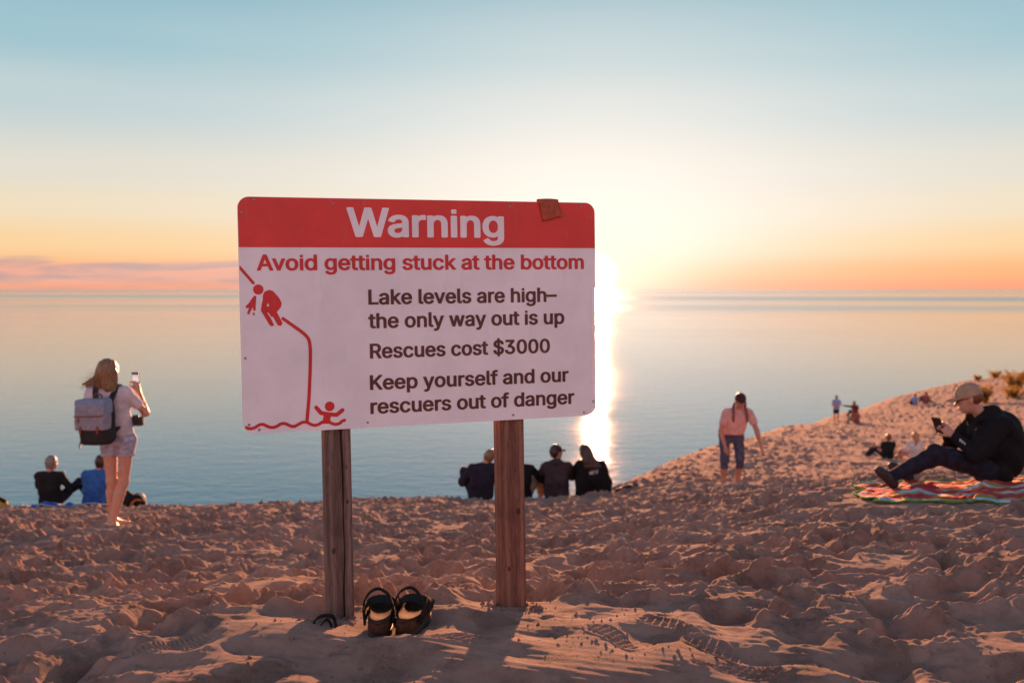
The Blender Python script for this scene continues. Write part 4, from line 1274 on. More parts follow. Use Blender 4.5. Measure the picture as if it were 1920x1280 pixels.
def person(label, loc, J, skin, top, bottom, h=0.008, g=1.0, rotz=0.0, group=None, sleeve='long', leg='long', head_s=1.0,
           hand=None, feet='bare', shoe=None, look=(0, 1, 0), hup=(0, 0, 1), hem=None, breast=False, fold=0.006, body_fast=False, calf=1.0):
    root = thing('person', label, 'person', loc, rotz, group)
    J = {k_: np.array(v, float) for k_, v in J.items()}
    neck, hc = J['neck'], J['head']
    # ---- the body, one continuous surface
    B = Solid(0.03)
    torso(B, J, g * 0.93)
    B.cap(neck - unit(hc - neck) * 0.03, hc - v3(0, 0, 0.03), 0.050 * head_s, 0.050 * head_s, 0.025)
    R, HP = add_head(B, hc, look, hup, head_s)
    sc = (J['sl'] + J['sr']) / 2
    for q, s_, e_, w_ in ((-1, 'sl', 'el', 'wl'), (1, 'sr', 'er', 'wr')):
        B.chain([J[s_], J[e_], J[w_]], [0.047 * g, 0.038 * g, 0.026], 0.02)
        B.cap(J[e_] + (J[w_] - J[e_]) * 0.18, J[e_] + (J[w_] - J[e_]) * 0.35, 0.037 * g, 0.034 * g, 0.02)
        hd = (hand or {}).get(w_)
        if hd is None:
            hd = (J[w_] - J[e_], (0, 0, -1), 0.5)
        add_hand(B, J[w_], hd[0], hd[1], hd[2], q if len(hd) < 4 else hd[3])
    for h_, k_, a_, t_ in (('hl', 'kl', 'al', 'tl'), ('hr', 'kr', 'ar', 'tr')):
        B.chain([J[h_], J[k_], J[a_]], [0.082 * g, 0.053 * g, 0.036], 0.03)
        cf = J[k_] + (J[a_] - J[k_]) * 0.30
        back = unit(np.cross(np.cross(J[h_] - J[k_], J[a_] - J[k_]), J[a_] - J[k_])) if np.linalg.norm(np.cross(J[h_] - J[k_], J[a_] - J[k_])) > 1e-4 else v3(0, -1, 0)
        B.cap(cf - back * 0.010, J[k_] + (J[a_] - J[k_]) * 0.55 - back * 0.004, 0.050 * g * calf, 0.040 * g * calf, 0.03)
        if feet == 'bare':
            add_foot(B, J[a_], J[t_])
        else:
            B.cap(J[a_], J[a_] + (J[t_] - J[a_]) * 0.6, 0.032, 0.024, 0.02)
    body = link_mesh('body', B.mesh('body', h), skin, root, True)
    # ---- clothes
    T_ = Solid(0.035)
    ad = 0.014
    torso(T_, J, g, ad, 0.065, low=(hem is None))
    if breast:
        ax = unit(J['sr'] - J['sl'])
        up = unit(sc - (J['hl'] + J['hr']) / 2)
        fw = np.cross(up, ax)
        for q in (-1, 1):
            T_.ell(sc - up * 0.15 + ax * q * 0.07 + fw * 0.075, (0.065, 0.06, 0.065), None, 0.05)
    if hem is not None:
        T_.chain([(J['hl'] + J['hr']) / 2 * .35 + sc * .65, hem[0]], [0.10 * g, hem[1]], 0.05)
        hx = unit(J['hr'] - J['hl'])
        for q in (-1, 1):
            T_.cap(sc * .5 + hem[0] * .5 + hx * 0.06 * q, hem[0] + hx * 0.075 * q, 0.09 * g + ad, hem[1] * 0.9, 0.05)
        T_.plane(hem[0], hem[2])
    for s_, e_, w_ in (('sl', 'el', 'wl'), ('sr', 'er', 'wr')):
        if sleeve == 'long':
            T_.chain([J[s_], J[e_], J[e_] + (J[w_] - J[e_]) * 0.96], [0.064 * g, 0.056 * g, 0.041], 0.025, 1)
        else:
            T_.cap(J[s_], J[s_] + (J[e_] - J[s_]) * 0.66, 0.060 * g, 0.062 * g, 0.03, 1)
    if callable(top[1]):
        top[1](T_, J, HP)
    link_mesh(top[2], T_.mesh(top[2], h, folds(fold, 1.0, loc[0])), top[0], root, True)
    L_ = Solid(0.03)
    hx = unit(J['hr'] - J['hl'])
    L_.cap(J['hl'] + hx * 0.015, J['hr'] - hx * 0.015, 0.104 * g, None, 0.05)
    up = unit(sc - (J['hl'] + J['hr']) / 2)
    L_.cap((J['hl'] + J['hr']) / 2 - hx * 0.05 + up * 0.05, (J['hl'] + J['hr']) / 2 + hx * 0.05 + up * 0.05, 0.092 * g, None, 0.05)
    for h_, k_, a_ in (('hl', 'kl', 'al'), ('hr', 'kr', 'ar')):
        if leg == 'long':
            L_.chain([J[h_], J[k_], J[k_] + (J[a_] - J[k_]) * 0.96], [0.092 * g, 0.068 * g, 0.054], 0.03, 1)
        elif leg == 'capri':
            L_.chain([J[h_], J[k_], J[k_] + (J[a_] - J[k_]) * 0.45], [0.092 * g, 0.068 * g, 0.062], 0.03, 1)
        elif leg == 'short':
            L_.cap(J[h_], J[h_] + (J[k_] - J[h_]) * 0.36, 0.100 * g, 0.088 * g, 0.012, 1)
        else:
            L_.cap(J[h_], J[h_] + (J[k_] - J[h_]) * 0.75, 0.095 * g, 0.085 * g, 0.03, 1)
    link_mesh(bottom[1], L_.mesh(bottom[1], h, folds(fold * 0.8, 1.2, loc[0] + 2)), bottom[0], root, True)
    if feet == 'shoes':
        for a_, t_ in (('al', 'tl'), ('ar', 'tr')):
            F_ = Solid(0.02)
            d = J[t_] - J[a_]
            heel = J[a_] - unit(d) * 0.03 + (0, 0, -0.04)
            F_.cap(J[a_] + unit(d) * 0.01, heel, 0.044, 0.040, 0.02)
            F_.cap(heel, J[t_], 0.040, 0.034, 0.02)
            F_.cap(J[a_], J[a_] + (J[t_] - J[a_]) * 0.75, 0.040, 0.032, 0.03)
            link_mesh('shoe', F_.mesh('shoe', h), shoe, root, True)
    return root, HP, R, J


def add_eyes(root, HP, s=1.0):
    import bmesh
    for q in (-1, 1):
        bm = bmesh.new()
        bmesh.ops.create_uvsphere(bm, u_segments=10, v_segments=8, radius=0.0115 * s)
        me = bpy.data.meshes.new('eye')
        bm.to_mesh(me)
        bm.free()
        o = link_mesh('eye', me, MAT_EYE, root, True)
        o.location = Vector(HP(q * 0.030, 0.083, 0.008))


def hair_fold(amp, fr=90, seed=0):
    return lambda X, Y, Z: amp * np.sin(X * fr + np.sin(Z * 14 + seed) * 2.2) * np.cos(Y * fr * .8 + Z * 9 + seed)

# ------------------------------------------------------------------ materials for people and their things
SKIN = flat_mat('skin', (0.50, 0.27, 0.19), 0.5, 0.35, 0.06, 30, 0.0004, 300)
SKIN_T = flat_mat('skin_tanned', (0.42, 0.20, 0.13), 0.5, 0.35, 0.06, 30, 0.0004, 300)
SKIN_F = flat_mat('skin_far', (0.48, 0.25, 0.17), 0.6, 0.3, 0.06, 30)
MAT_EYE = flat_mat('eye_dark', (0.03, 0.02, 0.02), 0.2, 0.5, 0.0, 10)
CL = lambda n, c, **k: flat_mat(n, c, k.pop('rough', 0.92), 0.15, k.pop('var', 0.18), k.pop('scale', 9), k.pop('bump', 0.0012), k.pop('bscale', 260), sheen=k.pop('sheen', 0.25))
C_TEE = CL('grey_tee', (0.52, 0.47, 0.50))
C_DENIM_L = CL('light_denim', (0.33, 0.36, 0.47), var=0.3, scale=24)
C_DENIM = CL('dark_denim', (0.019, 0.020, 0.033), var=0.3, scale=20)
C_BLACK = CL('black_cloth', (0.012, 0.011, 0.012), sheen=0.06)
C_BLACK2 = CL('black_knit', (0.018, 0.017, 0.018), sheen=0.08)
C_BLUE = CL('blue_shirt', (0.035, 0.12, 0.34))
C_NAVY = CL('navy_hoodie', (0.022, 0.020, 0.034), sheen=0.08)
C_DGREY = CL('charcoal_hoodie', (0.050, 0.036, 0.042), sheen=0.1)
C_PINK = CL('pink_tee', (0.62, 0.36, 0.34))
C_CAPRI = CL('grey_denim', (0.075, 0.080, 0.13), var=0.25, scale=20)
C_WHITE = CL('white_top', (0.62, 0.58, 0.56))
C_SKY = CL('pale_blue_tee', (0.22, 0.29, 0.55))
C_MAROON = CL('maroon_top', (0.14, 0.022, 0.02))
C_ROSE = CL('rose_top', (0.30, 0.09, 0.085))
C_KHAKI = CL('khaki_cloth', (0.30, 0.22, 0.15))
C_CAP = CL('tan_cap_cloth', (0.36, 0.25, 0.17))
C_CAPD = CL('dark_cap_cloth', (0.060, 0.026, 0.030))
HAIR_B = flat_mat('hair_blonde', (0.21, 0.115, 0.055), 0.45, 0.5, 0.45, 60, 0.002, 120)
HAIR_G = flat_mat('hair_grey', (0.22, 0.18, 0.16), 0.5, 0.4, 0.3, 60, 0.002, 120)
HAIR_D = flat_mat('hair_dark', (0.035, 0.018, 0.012), 0.42, 0.5, 0.3, 60, 0.002, 120)
HAIR_R = flat_mat('hair_red_brown', (0.15, 0.05, 0.025), 0.42, 0.5, 0.3, 60, 0.002, 120)
C_STRAP = flat_mat('black_strap', (0.014, 0.013, 0.014), 0.6, 0.4, 0.2, 40)
C_LEATHER = flat_mat('brown_leather', (0.18, 0.055, 0.025), 0.45, 0.45, 0.25, 30)
C_SHOE = flat_mat('dark_shoe', (0.030, 0.026, 0.030), 0.6, 0.4, 0.25, 30)
GLASS_B = flat_mat('dark_glass', (0.01, 0.01, 0.012), 0.08, 0.6, 0.0, 10)
PLASTIC = flat_mat('black_plastic', (0.015, 0.015, 0.017), 0.35, 0.5, 0.1, 20)

A3 = np.array


def seat_of(x, y, up=0.0):
    return (x, y, gz(x, y) + up)


def solid_part(name, S, h, mat, root, fold=None):
    return link_mesh(name, S.mesh(name, h, fold), mat, root, True)


def noop(*a):
    pass


def ribbon(name, pts, w, t, mat, parent, side=None, closed=False):
    """a flat strap following pts; side gives the direction of its width"""
    P = [A3(p, float) for p in pts]
    n = len(P)
    V, F = [], []
    for i, p in enumerate(P):
        a = P[(i - 1) % n] if (closed or i > 0) else P[i]
        b = P[(i + 1) % n] if (closed or i < n - 1) else P[i]
        tg = unit(b - a)
        sd = unit(A3(side[i] if isinstance(side, list) else side, float))
        nn = unit(np.cross(tg, sd))
        sd = np.cross(nn, tg)
        for (u, v) in ((-1, -1), (1, -1), (1, 1), (-1, 1)):
            V.append(p + sd * w / 2 * u + nn * t / 2 * v)
    m = n if closed else n - 1
    for i in range(m):
        j = (i + 1) % n
        for q in range(4):
            F.append((i * 4 + q, i * 4 + (q + 1) % 4, j * 4 + (q + 1) % 4, j * 4 + q))
    if not closed:
        F += [(3, 2, 1, 0), ((n - 1) * 4, (n - 1) * 4 + 1, (n - 1) * 4 + 2, (n - 1) * 4 + 3)]
    me = bpy.data.meshes.new(name)
    me.from_pydata([tuple(v) for v in V], [], F)
    me.update()
    return link_mesh(name, me, mat, parent)


def spline(pts, n=6):
    P = [A3(p, float) for p in pts]
    o = []
    for i in range(len(P) - 1):
        p0, p1, p2, p3 = P[max(i - 1, 0)], P[i], P[i + 1], P[min(i + 2, len(P) - 1)]
        for t in np.arange(n) / n:
            o.append(.5 * ((2 * p1) + (p2 - p0) * t + (2 * p0 - 5 * p1 + 4 * p2 - p3) * t * t + (3 * p1 - p0 - 3 * p2 + p3) * t ** 3))
    o.append(P[-1])
    return o


def cap_hat(root, HP, R, mat, s=1.0, h=0.006, hole=False, name='cap', brim_dir=1):
    S = Solid(0.012)
    S.ell(HP(0, -0.010, 0.034), A3([0.087, 0.106, 0.092]) * s, R, 0.0)
    S.plane(HP(0, 0, 0.018), -R[:, 2])
    if hole:
        S.box(HP(0, -0.115, 0.045), A3([0.034, 0.03, 0.022]) * s, 0.015, R, sub=True)
    c = solid_part(name, S, h, mat, root)
    Bm = Solid(0.006)
    for q in np.linspace(-1, 1, 7):
        Bm.cap(HP(q * 0.058, 0.062, 0.024), HP(q * 0.050, 0.165 - 0.030 * q * q, 0.022 - 0.018 * q * q), 0.0085 * s, 0.006 * s, 0.008)
    o = link_mesh('brim', Bm.mesh('brim', h * 0.9), mat, c, True)
    return c


# ------------------------------------------------------------------ woman photographing the lake (left)
wx, wy = -3.78, 9.36
wl = (wx, wy, gz(wx, wy) - 0.015)
J = dict(head=(-0.025, 0.01, 1.515), neck=(-0.03, -0.01, 1.375), sl=(-0.195, -0.005, 1.315), sr=(0.125, 0.035, 1.315),
         el=(-0.285, 0.10, 1.12), wl=(-0.06, 0.30, 1.245), er=(0.265, 0.14, 1.115), wr=(0.150, 0.285, 1.290),
         waist=(0.005, 0.01, 1.07), hl=(-0.035, 0.0, 0.875), hr=(0.135, 0.0, 0.875),
         kl=(-0.035, 0.045, 0.475), al=(-0.055, 0.10, 0.085), tl=(0.02, 0.27, 0.03),
         kr=(0.085, 0.02, 0.475), ar=(-0.015, -0.03, 0.085), tr=(-0.035, 0.16, 0.03))
root, HP, R, J = person('standing woman in grey tee and frayed denim shorts, barefoot, photographing the lake', wl, J, SKIN,
                        (C_TEE, noop, 'tee_shirt'), (C_DENIM_L, 'shorts'), 0.0068, 0.90, sleeve='short', leg='short', look=(0.25, 1, 0.0),
                        hand={'wr': ((-0.25, 0.15, 1), (-1, 0.2, 0), 0.75), 'wl': ((0.9, 0.15, 0.45), (0, -0.4, 1), 0.6)},
                        hem=(A3([0.02, 0, 0.93]), 0.105, (0, 0, -1)), calf=1.08)
add_eyes(root, HP)
S = Solid(0.03)
S.ell(HP(0, -0.022, 0.030), (0.092, 0.108, 0.103), R, 0.03)
S.cap(HP(0.02, -0.06, 0.0), HP(0.035, -0.055, -0.13), 0.070, 0.058, 0.03)
S.cap(HP(0.065, -0.02, 0.0), HP(0.068, -0.01, -0.125), 0.036, 0.028, 0.03)
S.cap(HP(-0.05, -0.05, 0.0), HP(-0.06, -0.05, -0.12), 0.055, 0.045, 0.03)
for k in range(7):                                             # locks blown to the left
    a = k / 6
    S.chain([HP(-0.04, -0.05 + 0.02 * a, 0.03 - a * 0.09), HP(-0.100, -0.05, -0.035 - a * 0.075), HP(-0.165 - 0.008 * (k % 3), -0.045, -0.072 - a * 0.055), HP(-0.27 + 0.070 * abs(a - 0.2) + 0.02 * (k % 2), -0.04, -0.108 - a * 0.045)],
            [0.030, 0.020, 0.012, 0.004], 0.012)
solid_part('hair', S, 0.0058, HAIR_B, root, hair_fold(0.004, 110))
# loose hairs lifted by the wind
_R = np.random.default_rng(3)
V, F = [], []
for k in range(170):
    a = _R.uniform(-1.5, 1.2)
    el_ = _R.uniform(-0.2, 1.3)
    p = HP(0.092 * math.sin(a) * math.cos(el_), -0.10 * math.cos(a) * math.cos(el_) - 0.01, 0.03 + 0.10 * math.sin(el_))
    d = v3(-0.9, -0.1, -0.25) + _R.normal(0, 0.22, 3)
    dn = v3(0.02 * _R.normal(), 0, -0.14 - 0.05 * _R.random())
    wgt = _R.random() ** 2
    pts = [p, p + dn * 0.35 + d * 0.02 * wgt, p + dn * 0.75 + d * 0.07 * wgt, p + dn * (1.05 - 0.5 * wgt) + d * (0.03 + 0.19 * wgt)]
    sp = spline(pts, 3)
    for i, q in enumerate(sp):
        w_ = 0.0016 * (1 - i / len(sp) * 0.8)
        V += [q + (0, 0, w_), q + (w_, 0.001, -w_)]
        if i < len(sp) - 1:
            b0 = len(V) - 2
            F.append((b0, b0 + 1, b0 + 3, b0 + 2))
me = bpy.data.meshes.new('hair_strands')
me.from_pydata([tuple(v) for v in V], [], F)
link_mesh('hair_strands', me, HAIR_B, root)
# frayed hems
S = Solid(0.01)
for h_, k_ in (('hl', 'kl'), ('hr', 'kr')):
    c = J[h_] + (J[k_] - J[h_]) * 0.345
    for q in range(26):
        a = q / 26 * 2 * math.pi
        rr = 0.082
        p = c + v3(math.cos(a) * rr, math.sin(a) * rr, 0)
        S.cap(p, p + v3(0, 0, -0.012 - 0.010 * ((q * 7) % 5) / 5), 0.0065, 0.003, 0.004)
solid_part('frayed_hem', S, 0.005, C_TEE, root)

# her backpack
bp = thing('backpack', 'grey and black backpack with brown straps on the standing woman\'s back', 'backpack', wl)
Rb = np.array(Matrix.Rotation(math.radians(-16), 3, 'Z') @ Matrix.Rotation(math.radians(-3), 3, 'Y'))


def BP(x, y, z):
    return A3([-0.040, -0.225, 1.095]) + Rb @ A3([x, y, z])


S = Solid(0.02)
S.box(BP(0, 0, -0.02), (0.148, 0.085, 0.195), 0.05, Rb)
S.box(BP(0, -0.03, -0.13), (0.140, 0.085, 0.095), 0.045, Rb)
C_PACKD = flat_mat('pack_black', (0.022, 0.018, 0.020), 0.8, 0.3, 0.25, 25, 0.001, 220)
C_PACKG = flat_mat('pack_grey', (0.24, 0.235, 0.28), 0.85, 0.3, 0.15, 25, 0.001, 220)
C_PACKB = flat_mat('pack_blue_grey', (0.20, 0.26, 0.36), 0.85, 0.3, 0.15, 25, 0.001, 220)
solid_part('pack_bag', S, 0.007, C_PACKD, bp, folds(0.003, 1.3, 4))
S = Solid(0.01)
S.box(BP(-0.008, -0.055, 0.055), (0.158, 0.060, 0.075), 0.016, Rb)
S.box(BP(-0.008, -0.062, -0.03), (0.158, 0.058, 0.055), 0.012, Rb)
solid_part('front_flap', S, 0.006, C_PACKG, bp, folds(0.002, 1.1, 2))
S = Solid(0.02)
S.box(BP(-0.008, -0.035, 0.125), (0.160, 0.075, 0.075), 0.03, Rb)
solid_part('top_flap', S, 0.006, C_PACKB, bp, folds(0.003, 1.1, 6))
ribbon('flap_seam', [BP(-0.165, -0.122, 0.048), BP(-0.08, -0.1245, 0.046), BP(0.0, -0.125, 0.046), BP(0.08, -0.1245, 0.046), BP(0.15, -0.122, 0.048)], 0.010, 0.004, C_LEATHER, bp, (0, 0, 1))
for qx in (-0.10, 0.085):
    ribbon('leather_tab', [BP(qx, -0.124, -0.045), BP(qx, -0.128, -0.075), BP(qx, -0.124, -0.115)], 0.024, 0.008, C_LEATHER, bp, Rb[:, 0])
ribbon('leather_tab', [BP(-0.115, -0.124, 0.035), BP(-0.115, -0.128, 0.015), BP(-0.118, -0.124, -0.008)], 0.016, 0.006, C_LEATHER, bp, Rb[:, 0])
ribbon('side_strap', [BP(-0.13, -0.09, -0.19), BP(-0.14, -0.10, -0.22), BP(-0.135, -0.10, -0.25)], 0.014, 0.004, C_LEATHER, bp, (1, 0, 0))
ribbon('carry_handle', spline([BP(-0.055, 0.02, 0.185), BP(-0.04, 0.02, 0.225), BP(0.0, 0.02, 0.24), BP(0.035, 0.02, 0.225), BP(0.05, 0.02, 0.185)], 4), 0.02, 0.008, C_LEATHER, bp, Rb[:, 1])
for q, s_ in ((-1, 'sl'), (1, 'sr')):
    sh = J[s_]
    ax_ = unit(J['sr'] - J['sl']) * (-q)
    p = sh + ax_ * 0.075
    ribbon('shoulder_strap', spline([BP(q * 0.07, 0.075, 0.13), p + v3(0, -0.080, 0.030), p + v3(0, -0.02, 0.083), p + v3(0, 0.065, 0.050), p + v3(0, 0.10, -0.06), p + v3(q * 0.02, 0.09, -0.17), p + v3(q * 0.04, 0.02, -0.25), BP(q * 0.11, 0.07, -0.12)], 5),
           0.052, 0.012, C_STRAP, bp, (1, 0, 0))

# phone and camera
ph = thing('phone', 'dark phone held up before her face by the standing woman', 'phone', (wl[0] + 0.105, wl[1] + 0.335, wl[2] + 1.415))
bx_ = box('phone_case', (-0.038, -0.005, -0.075), (0.038, 0.004, 0.075), PLASTIC, ph, 0.006)
SCR = bpy.data.materials.new('lit_screen')
SCR.use_nodes = True
_b = SCR.node_tree.nodes['Principled BSDF']
_T = NT(SCR.node_tree)
_tc = _T.n('ShaderNodeTexCoord')
_s = _T.n('ShaderNodeSeparateXYZ')
_T.l(_tc.outputs['Object'], _s.inputs[0])
_c = _T.ramp(_T.smooth(_s.outputs[2], -0.07, 0.07), [(0.0, (0.05, 0.05, 0.06, 1)), (0.45, (0.30, 0.26, 0.25, 1)), (0.55, (0.35, 0.25, 0.22, 1)), (1.0, (0.16, 0.20, 0.24, 1))])
_T.l(_c, _b.inputs['Base Color'])
_T.l(_c, _b.inputs['Emission Color'])
_b.inputs['Emission Strength'].default_value = 0.6
_b.inputs['Roughness'].default_value = 0.2
box('phone_screen', (-0.033, -0.0066, -0.060), (0.033, -0.0055, 0.052), SCR, ph)
ph.rotation_euler = (math.radians(8), 0, math.radians(-6))
cm = thing('camera', 'black camera hanging at the right hip of the standing woman', 'camera', (wl[0] + 0.20, wl[1] + 0.05, wl[2] + 1.045))
S = Solid(0.006)
S.box((0, 0, 0), (0.062, 0.030, 0.042), 0.012)
S.box((0, 0, 0.045), (0.024, 0.026, 0.016), 0.008)
S.box((0.052, 0.02, 0), (0.018, 0.03, 0.042), 0.012)
solid_part('camera_body', S, 0.004, PLASTIC, cm)
S = Solid(0.0)
S.cap((0, 0.02, 0), (0, 0.10, -0.01), 0.036, 0.038, 0, 1)
solid_part('lens', S, 0.004, PLASTIC, cm)
ribbon('neck_strap', spline([(-0.055, 0, 0.03), (-0.06, -0.02, 0.12), (-0.09, 0.05, 0.24), (-0.13, 0.04, 0.31)], 5), 0.012, 0.003, C_STRAP, cm, (0, 1, 0))
ribbon('neck_strap', spline([(0.055, 0.01, 0.03), (0.045, 0.05, 0.12), (0.0, 0.10, 0.22), (-0.05, 0.06, 0.30)], 5), 0.012, 0.003, C_STRAP, cm, (0, 1, 0))


# ------------------------------------------------------------------ generic seated figure facing the lake
def seated(label, x, y, skin, top, bottom, head_dx=0.0, lean=0.0, g=1.0, h=0.009, kneeR=(0.17, 0.42, 0.42), kneeL=(-0.17, 0.42, 0.42),
           footR=(0.14, 0.70, 0.05), footL=(-0.14, 0.70, 0.05), handR=None, handL=None, s=1.0, look=(0, 1, 0), hup=(0, 0, 1), hair=None, up=-0.02,
           elR=None, elL=None, rotz=0.0, topfn=noop, sleeve='long', leg='long', feet='bare', group=None, neckz=0.60, headz=0.735, tn='sweater', bn='trousers', fold=0.006):
    J = dict(head=(lean * 1.1 + head_dx, 0.03, headz), neck=(lean, 0.0, neckz), sl=(lean - 0.185, 0.0, neckz - 0.075), sr=(lean + 0.185, 0.0, neckz - 0.075),
             waist=(lean * 0.4, -0.03, 0.30), hl=(-0.095, 0.03, 0.105), hr=(0.095, 0.03, 0.105), kl=kneeL, kr=kneeR, al=footL, ar=footR,
             tl=(footL[0] * 1.15, footL[1] + 0.17, max(0.03, footL[2] - 0.02)), tr=(footR[0] * 1.15, footR[1] + 0.17, max(0.03, footR[2] - 0.02)),
             el=elL or (lean - 0.26, 0.18, 0.33), er=elR or (lean + 0.26, 0.18, 0.33),
             wl=handL or (kneeL[0] + 0.08, kneeL[1] - 0.02, kneeL[2] + 0.05), wr=handR or (kneeR[0] - 0.06, kneeR[1] - 0.02, kneeR[2] + 0.05))
    if s != 1.0:
        J = {k: tuple(c * s for c in v) for k, v in J.items()}
    return person(label, seat_of(x, y, up), J, skin, (top, topfn, tn), (bottom, bn), h, g * s, rotz=rotz, head_s=s, look=look, hup=hup,
                  sleeve=sleeve, leg=leg, feet=feet, shoe=C_SHOE, group=group, fold=fold)


def short_hair(root, HP, R, mat, s=1.0, h=0.007, low=-0.06):
    S = Solid(0.02)
    S.ell(HP(0, -0.020, 0.032), A3([0.084, 0.098, 0.096]) * s, R, 0.02)
    S.cap(HP(-0.03, -0.06, 0.0), HP(-0.03, -0.055, low), 0.050 * s, 0.036 * s, 0.02)
    S.cap(HP(0.03, -0.06, 0.0), HP(0.03, -0.055, low), 0.050 * s, 0.036 * s, 0.02)
    S.plane(HP(0, 0.055, 0.0), R @ A3([0, 1, -0.9]))
    return solid_part('hair', S, h, mat, root, hair_fold(0.003, 120))


def hood(T_, J, HP):
    n = J['neck']
    T_.ell(n + v3(0, -0.060, 0.015), (0.095, 0.055, 0.060), None, 0.03)
    T_.cap(n + v3(-0.07, 0.0, 0.005), n + v3(-0.03, -0.08, 0.02), 0.036, 0.040, 0.03)
    T_.cap(n + v3(0.07, 0.0, 0.005), n + v3(0.03, -0.08, 0.02), 0.036, 0.040, 0.03)
    T_.cap(n + v3(-0.07, 0.0, 0.005), n + v3(0.07, 0.0, 0.005), 0.030, 0.030, 0.03)


# left pair
x1, y1 = -7.52, 16.05
root, HP, R, J1 = seated('grey-haired person in a black sweater sitting at the crest, left of the blue shirt', x1, y1, SKIN, C_BLACK2, C_DENIM, 0.03, 0.0, 1.0,
                         kneeR=(0.33, 0.36, 0.36), footR=(0.47, 0.42, 0.05), elR=(0.30, 0.08, 0.30), handR=(0.42, 0.30, 0.31), look=(0.35, 1, -0.05), feet='bare')
short_hair(root, HP, R, HAIR_G)
x2, y2 = -6.82, 16.1
root, HP, R, J2 = seated('person in a blue shirt sitting on the sand, half hidden by the standing woman\'s legs', x2, y2, SKIN, C_BLUE, C_DENIM, 0.05, 0.06, 1.16,
                         look=(0.1, 1, -0.1), fold=0.012, tn='shirt')
short_hair(root, HP, R, HAIR_D)

# centre group
x3, y3 = -0.50, 15.75
root, HP, R, J3 = seated('person in a navy sweater sitting and leaning their fair head towards a neighbour', x3, y3, SKIN, C_NAVY, C_DENIM, 0.09, 0.05, 1.14,
                         kneeL=(-0.27, 0.30, 0.42), elL=(-0.30, 0.12, 0.28), handL=(-0.30, 0.28, 0.42), look=(0.4, 1, 0), hup=(0.45, 0, 1), fold=0.009, headz=0.715)
short_hair(root, HP, R, HAIR_B, low=-0.04)
x4, y4 = 0.13, 15.9
root, HP, R, J4 = seated('person in a dark top sitting mostly hidden behind the right sign post', x4, y4, SKIN, C_BLACK, C_KHAKI, -0.08, 0.0, 1.02,
                         kneeR=(0.30, 0.30, 0.36), footR=(0.34, 0.36, 0.05), elR=(0.36, 0.10, 0.34), handR=(0.50, 0.20, 0.33), look=(-0.3, 1, 0))
short_hair(root, HP, R, HAIR_D)
x5, y5 = 0.715, 15.85
root, HP, R, J5 = seated('man in charcoal hoodie and dark cap sitting at the crest looking right', x5, y5, SKIN_T, C_DGREY, C_DENIM, 0.0, 0.0, 1.12,
                         look=(0.95, 0.55, 0.05), topfn=hood, fold=0.008, tn='hoodie', headz=0.755)
short_hair(root, HP, R, HAIR_D, low=-0.05)
cap_hat(root, HP, R, C_CAPD, h=0.007)
x6, y6 = 1.27, 15.8


def drape(T_, J, HP):
    T_.chain([J['neck'] + v3(0.03, -0.02, -0.05), J['sr'] + v3(-0.02, -0.02, -0.12), v3(0.20, 0.0, 0.20), v3(0.24, 0.02, 0.08)], [0.07, 0.09, 0.11, 0.09], 0.06)
    T_.chain([J['neck'] + v3(-0.03, -0.02, -0.05), v3(-0.14, -0.01, 0.30), v3(-0.14, 0.0, 0.08)], [0.07, 0.11, 0.12], 0.06)


root, HP, R, J6 = seated('woman in a black top with white back lettering and long dark red hair', x6, y6, SKIN, C_BLACK, C_BLACK2, -0.09, -0.02, 1.05,
                         elR=(0.27, 0.02, 0.26), handR=(0.26, 0.22, 0.30), kneeR=(0.22, 0.36, 0.40), look=(-0.5, 1, 0.0), fold=0.007, tn='top', topfn=drape)
S = Solid(0.03)
S.ell(HP(0, -0.022, 0.030), (0.088, 0.104, 0.100), R, 0.03)
for k in range(6):
    a = k / 5
    c0 = HP(-0.04 + 0.08 * a, -0.06, 0.02)
    S.chain([c0, c0 + v3(0.015 + 0.07 * a, -0.055, -0.16), c0 + v3(0.03 + 0.13 * a, -0.075, -0.24), c0 + v3(0.07 + 0.16 * a, -0.075, -0.27 - 0.12 * a)], [0.055, 0.050, 0.036, 0.010], 0.03)
solid_part('hair', S, 0.007, HAIR_D, root, hair_fold(0.004, 95, 1))


def N_E():
    N = [[(0, 0), (90, 0), (90, 300), (260, 0), (350, 0), (350, 512), (260, 512), (260, 200), (90, 512), (0, 512)]]
    E_ = [[(0, 0), (300, 0), (300, 85), (92, 85), (92, 215), (280, 215), (280, 298), (92, 298), (92, 428), (296, 428), (296, 512), (0, 512)]]
    return N, E_


_N, _E = N_E()
me_ls = []
sc_ = 0.052 / 512
for lp, off in ((_N, 0), (_E, 400), (GLYPHS['W'][1], 700)):
    for l in lp:
        me_ls.append([((p[0] + off) * sc_, p[1] * sc_) for p in l])
lt = link_mesh('back_lettering', outline_mesh('back_lettering', me_ls, 1.0, 0.012), C_WHITE, root)
lt.location = (-0.035, -0.172, 0.395)
lt.rotation_euler = (math.radians(-10), math.radians(-12), math.radians(4))


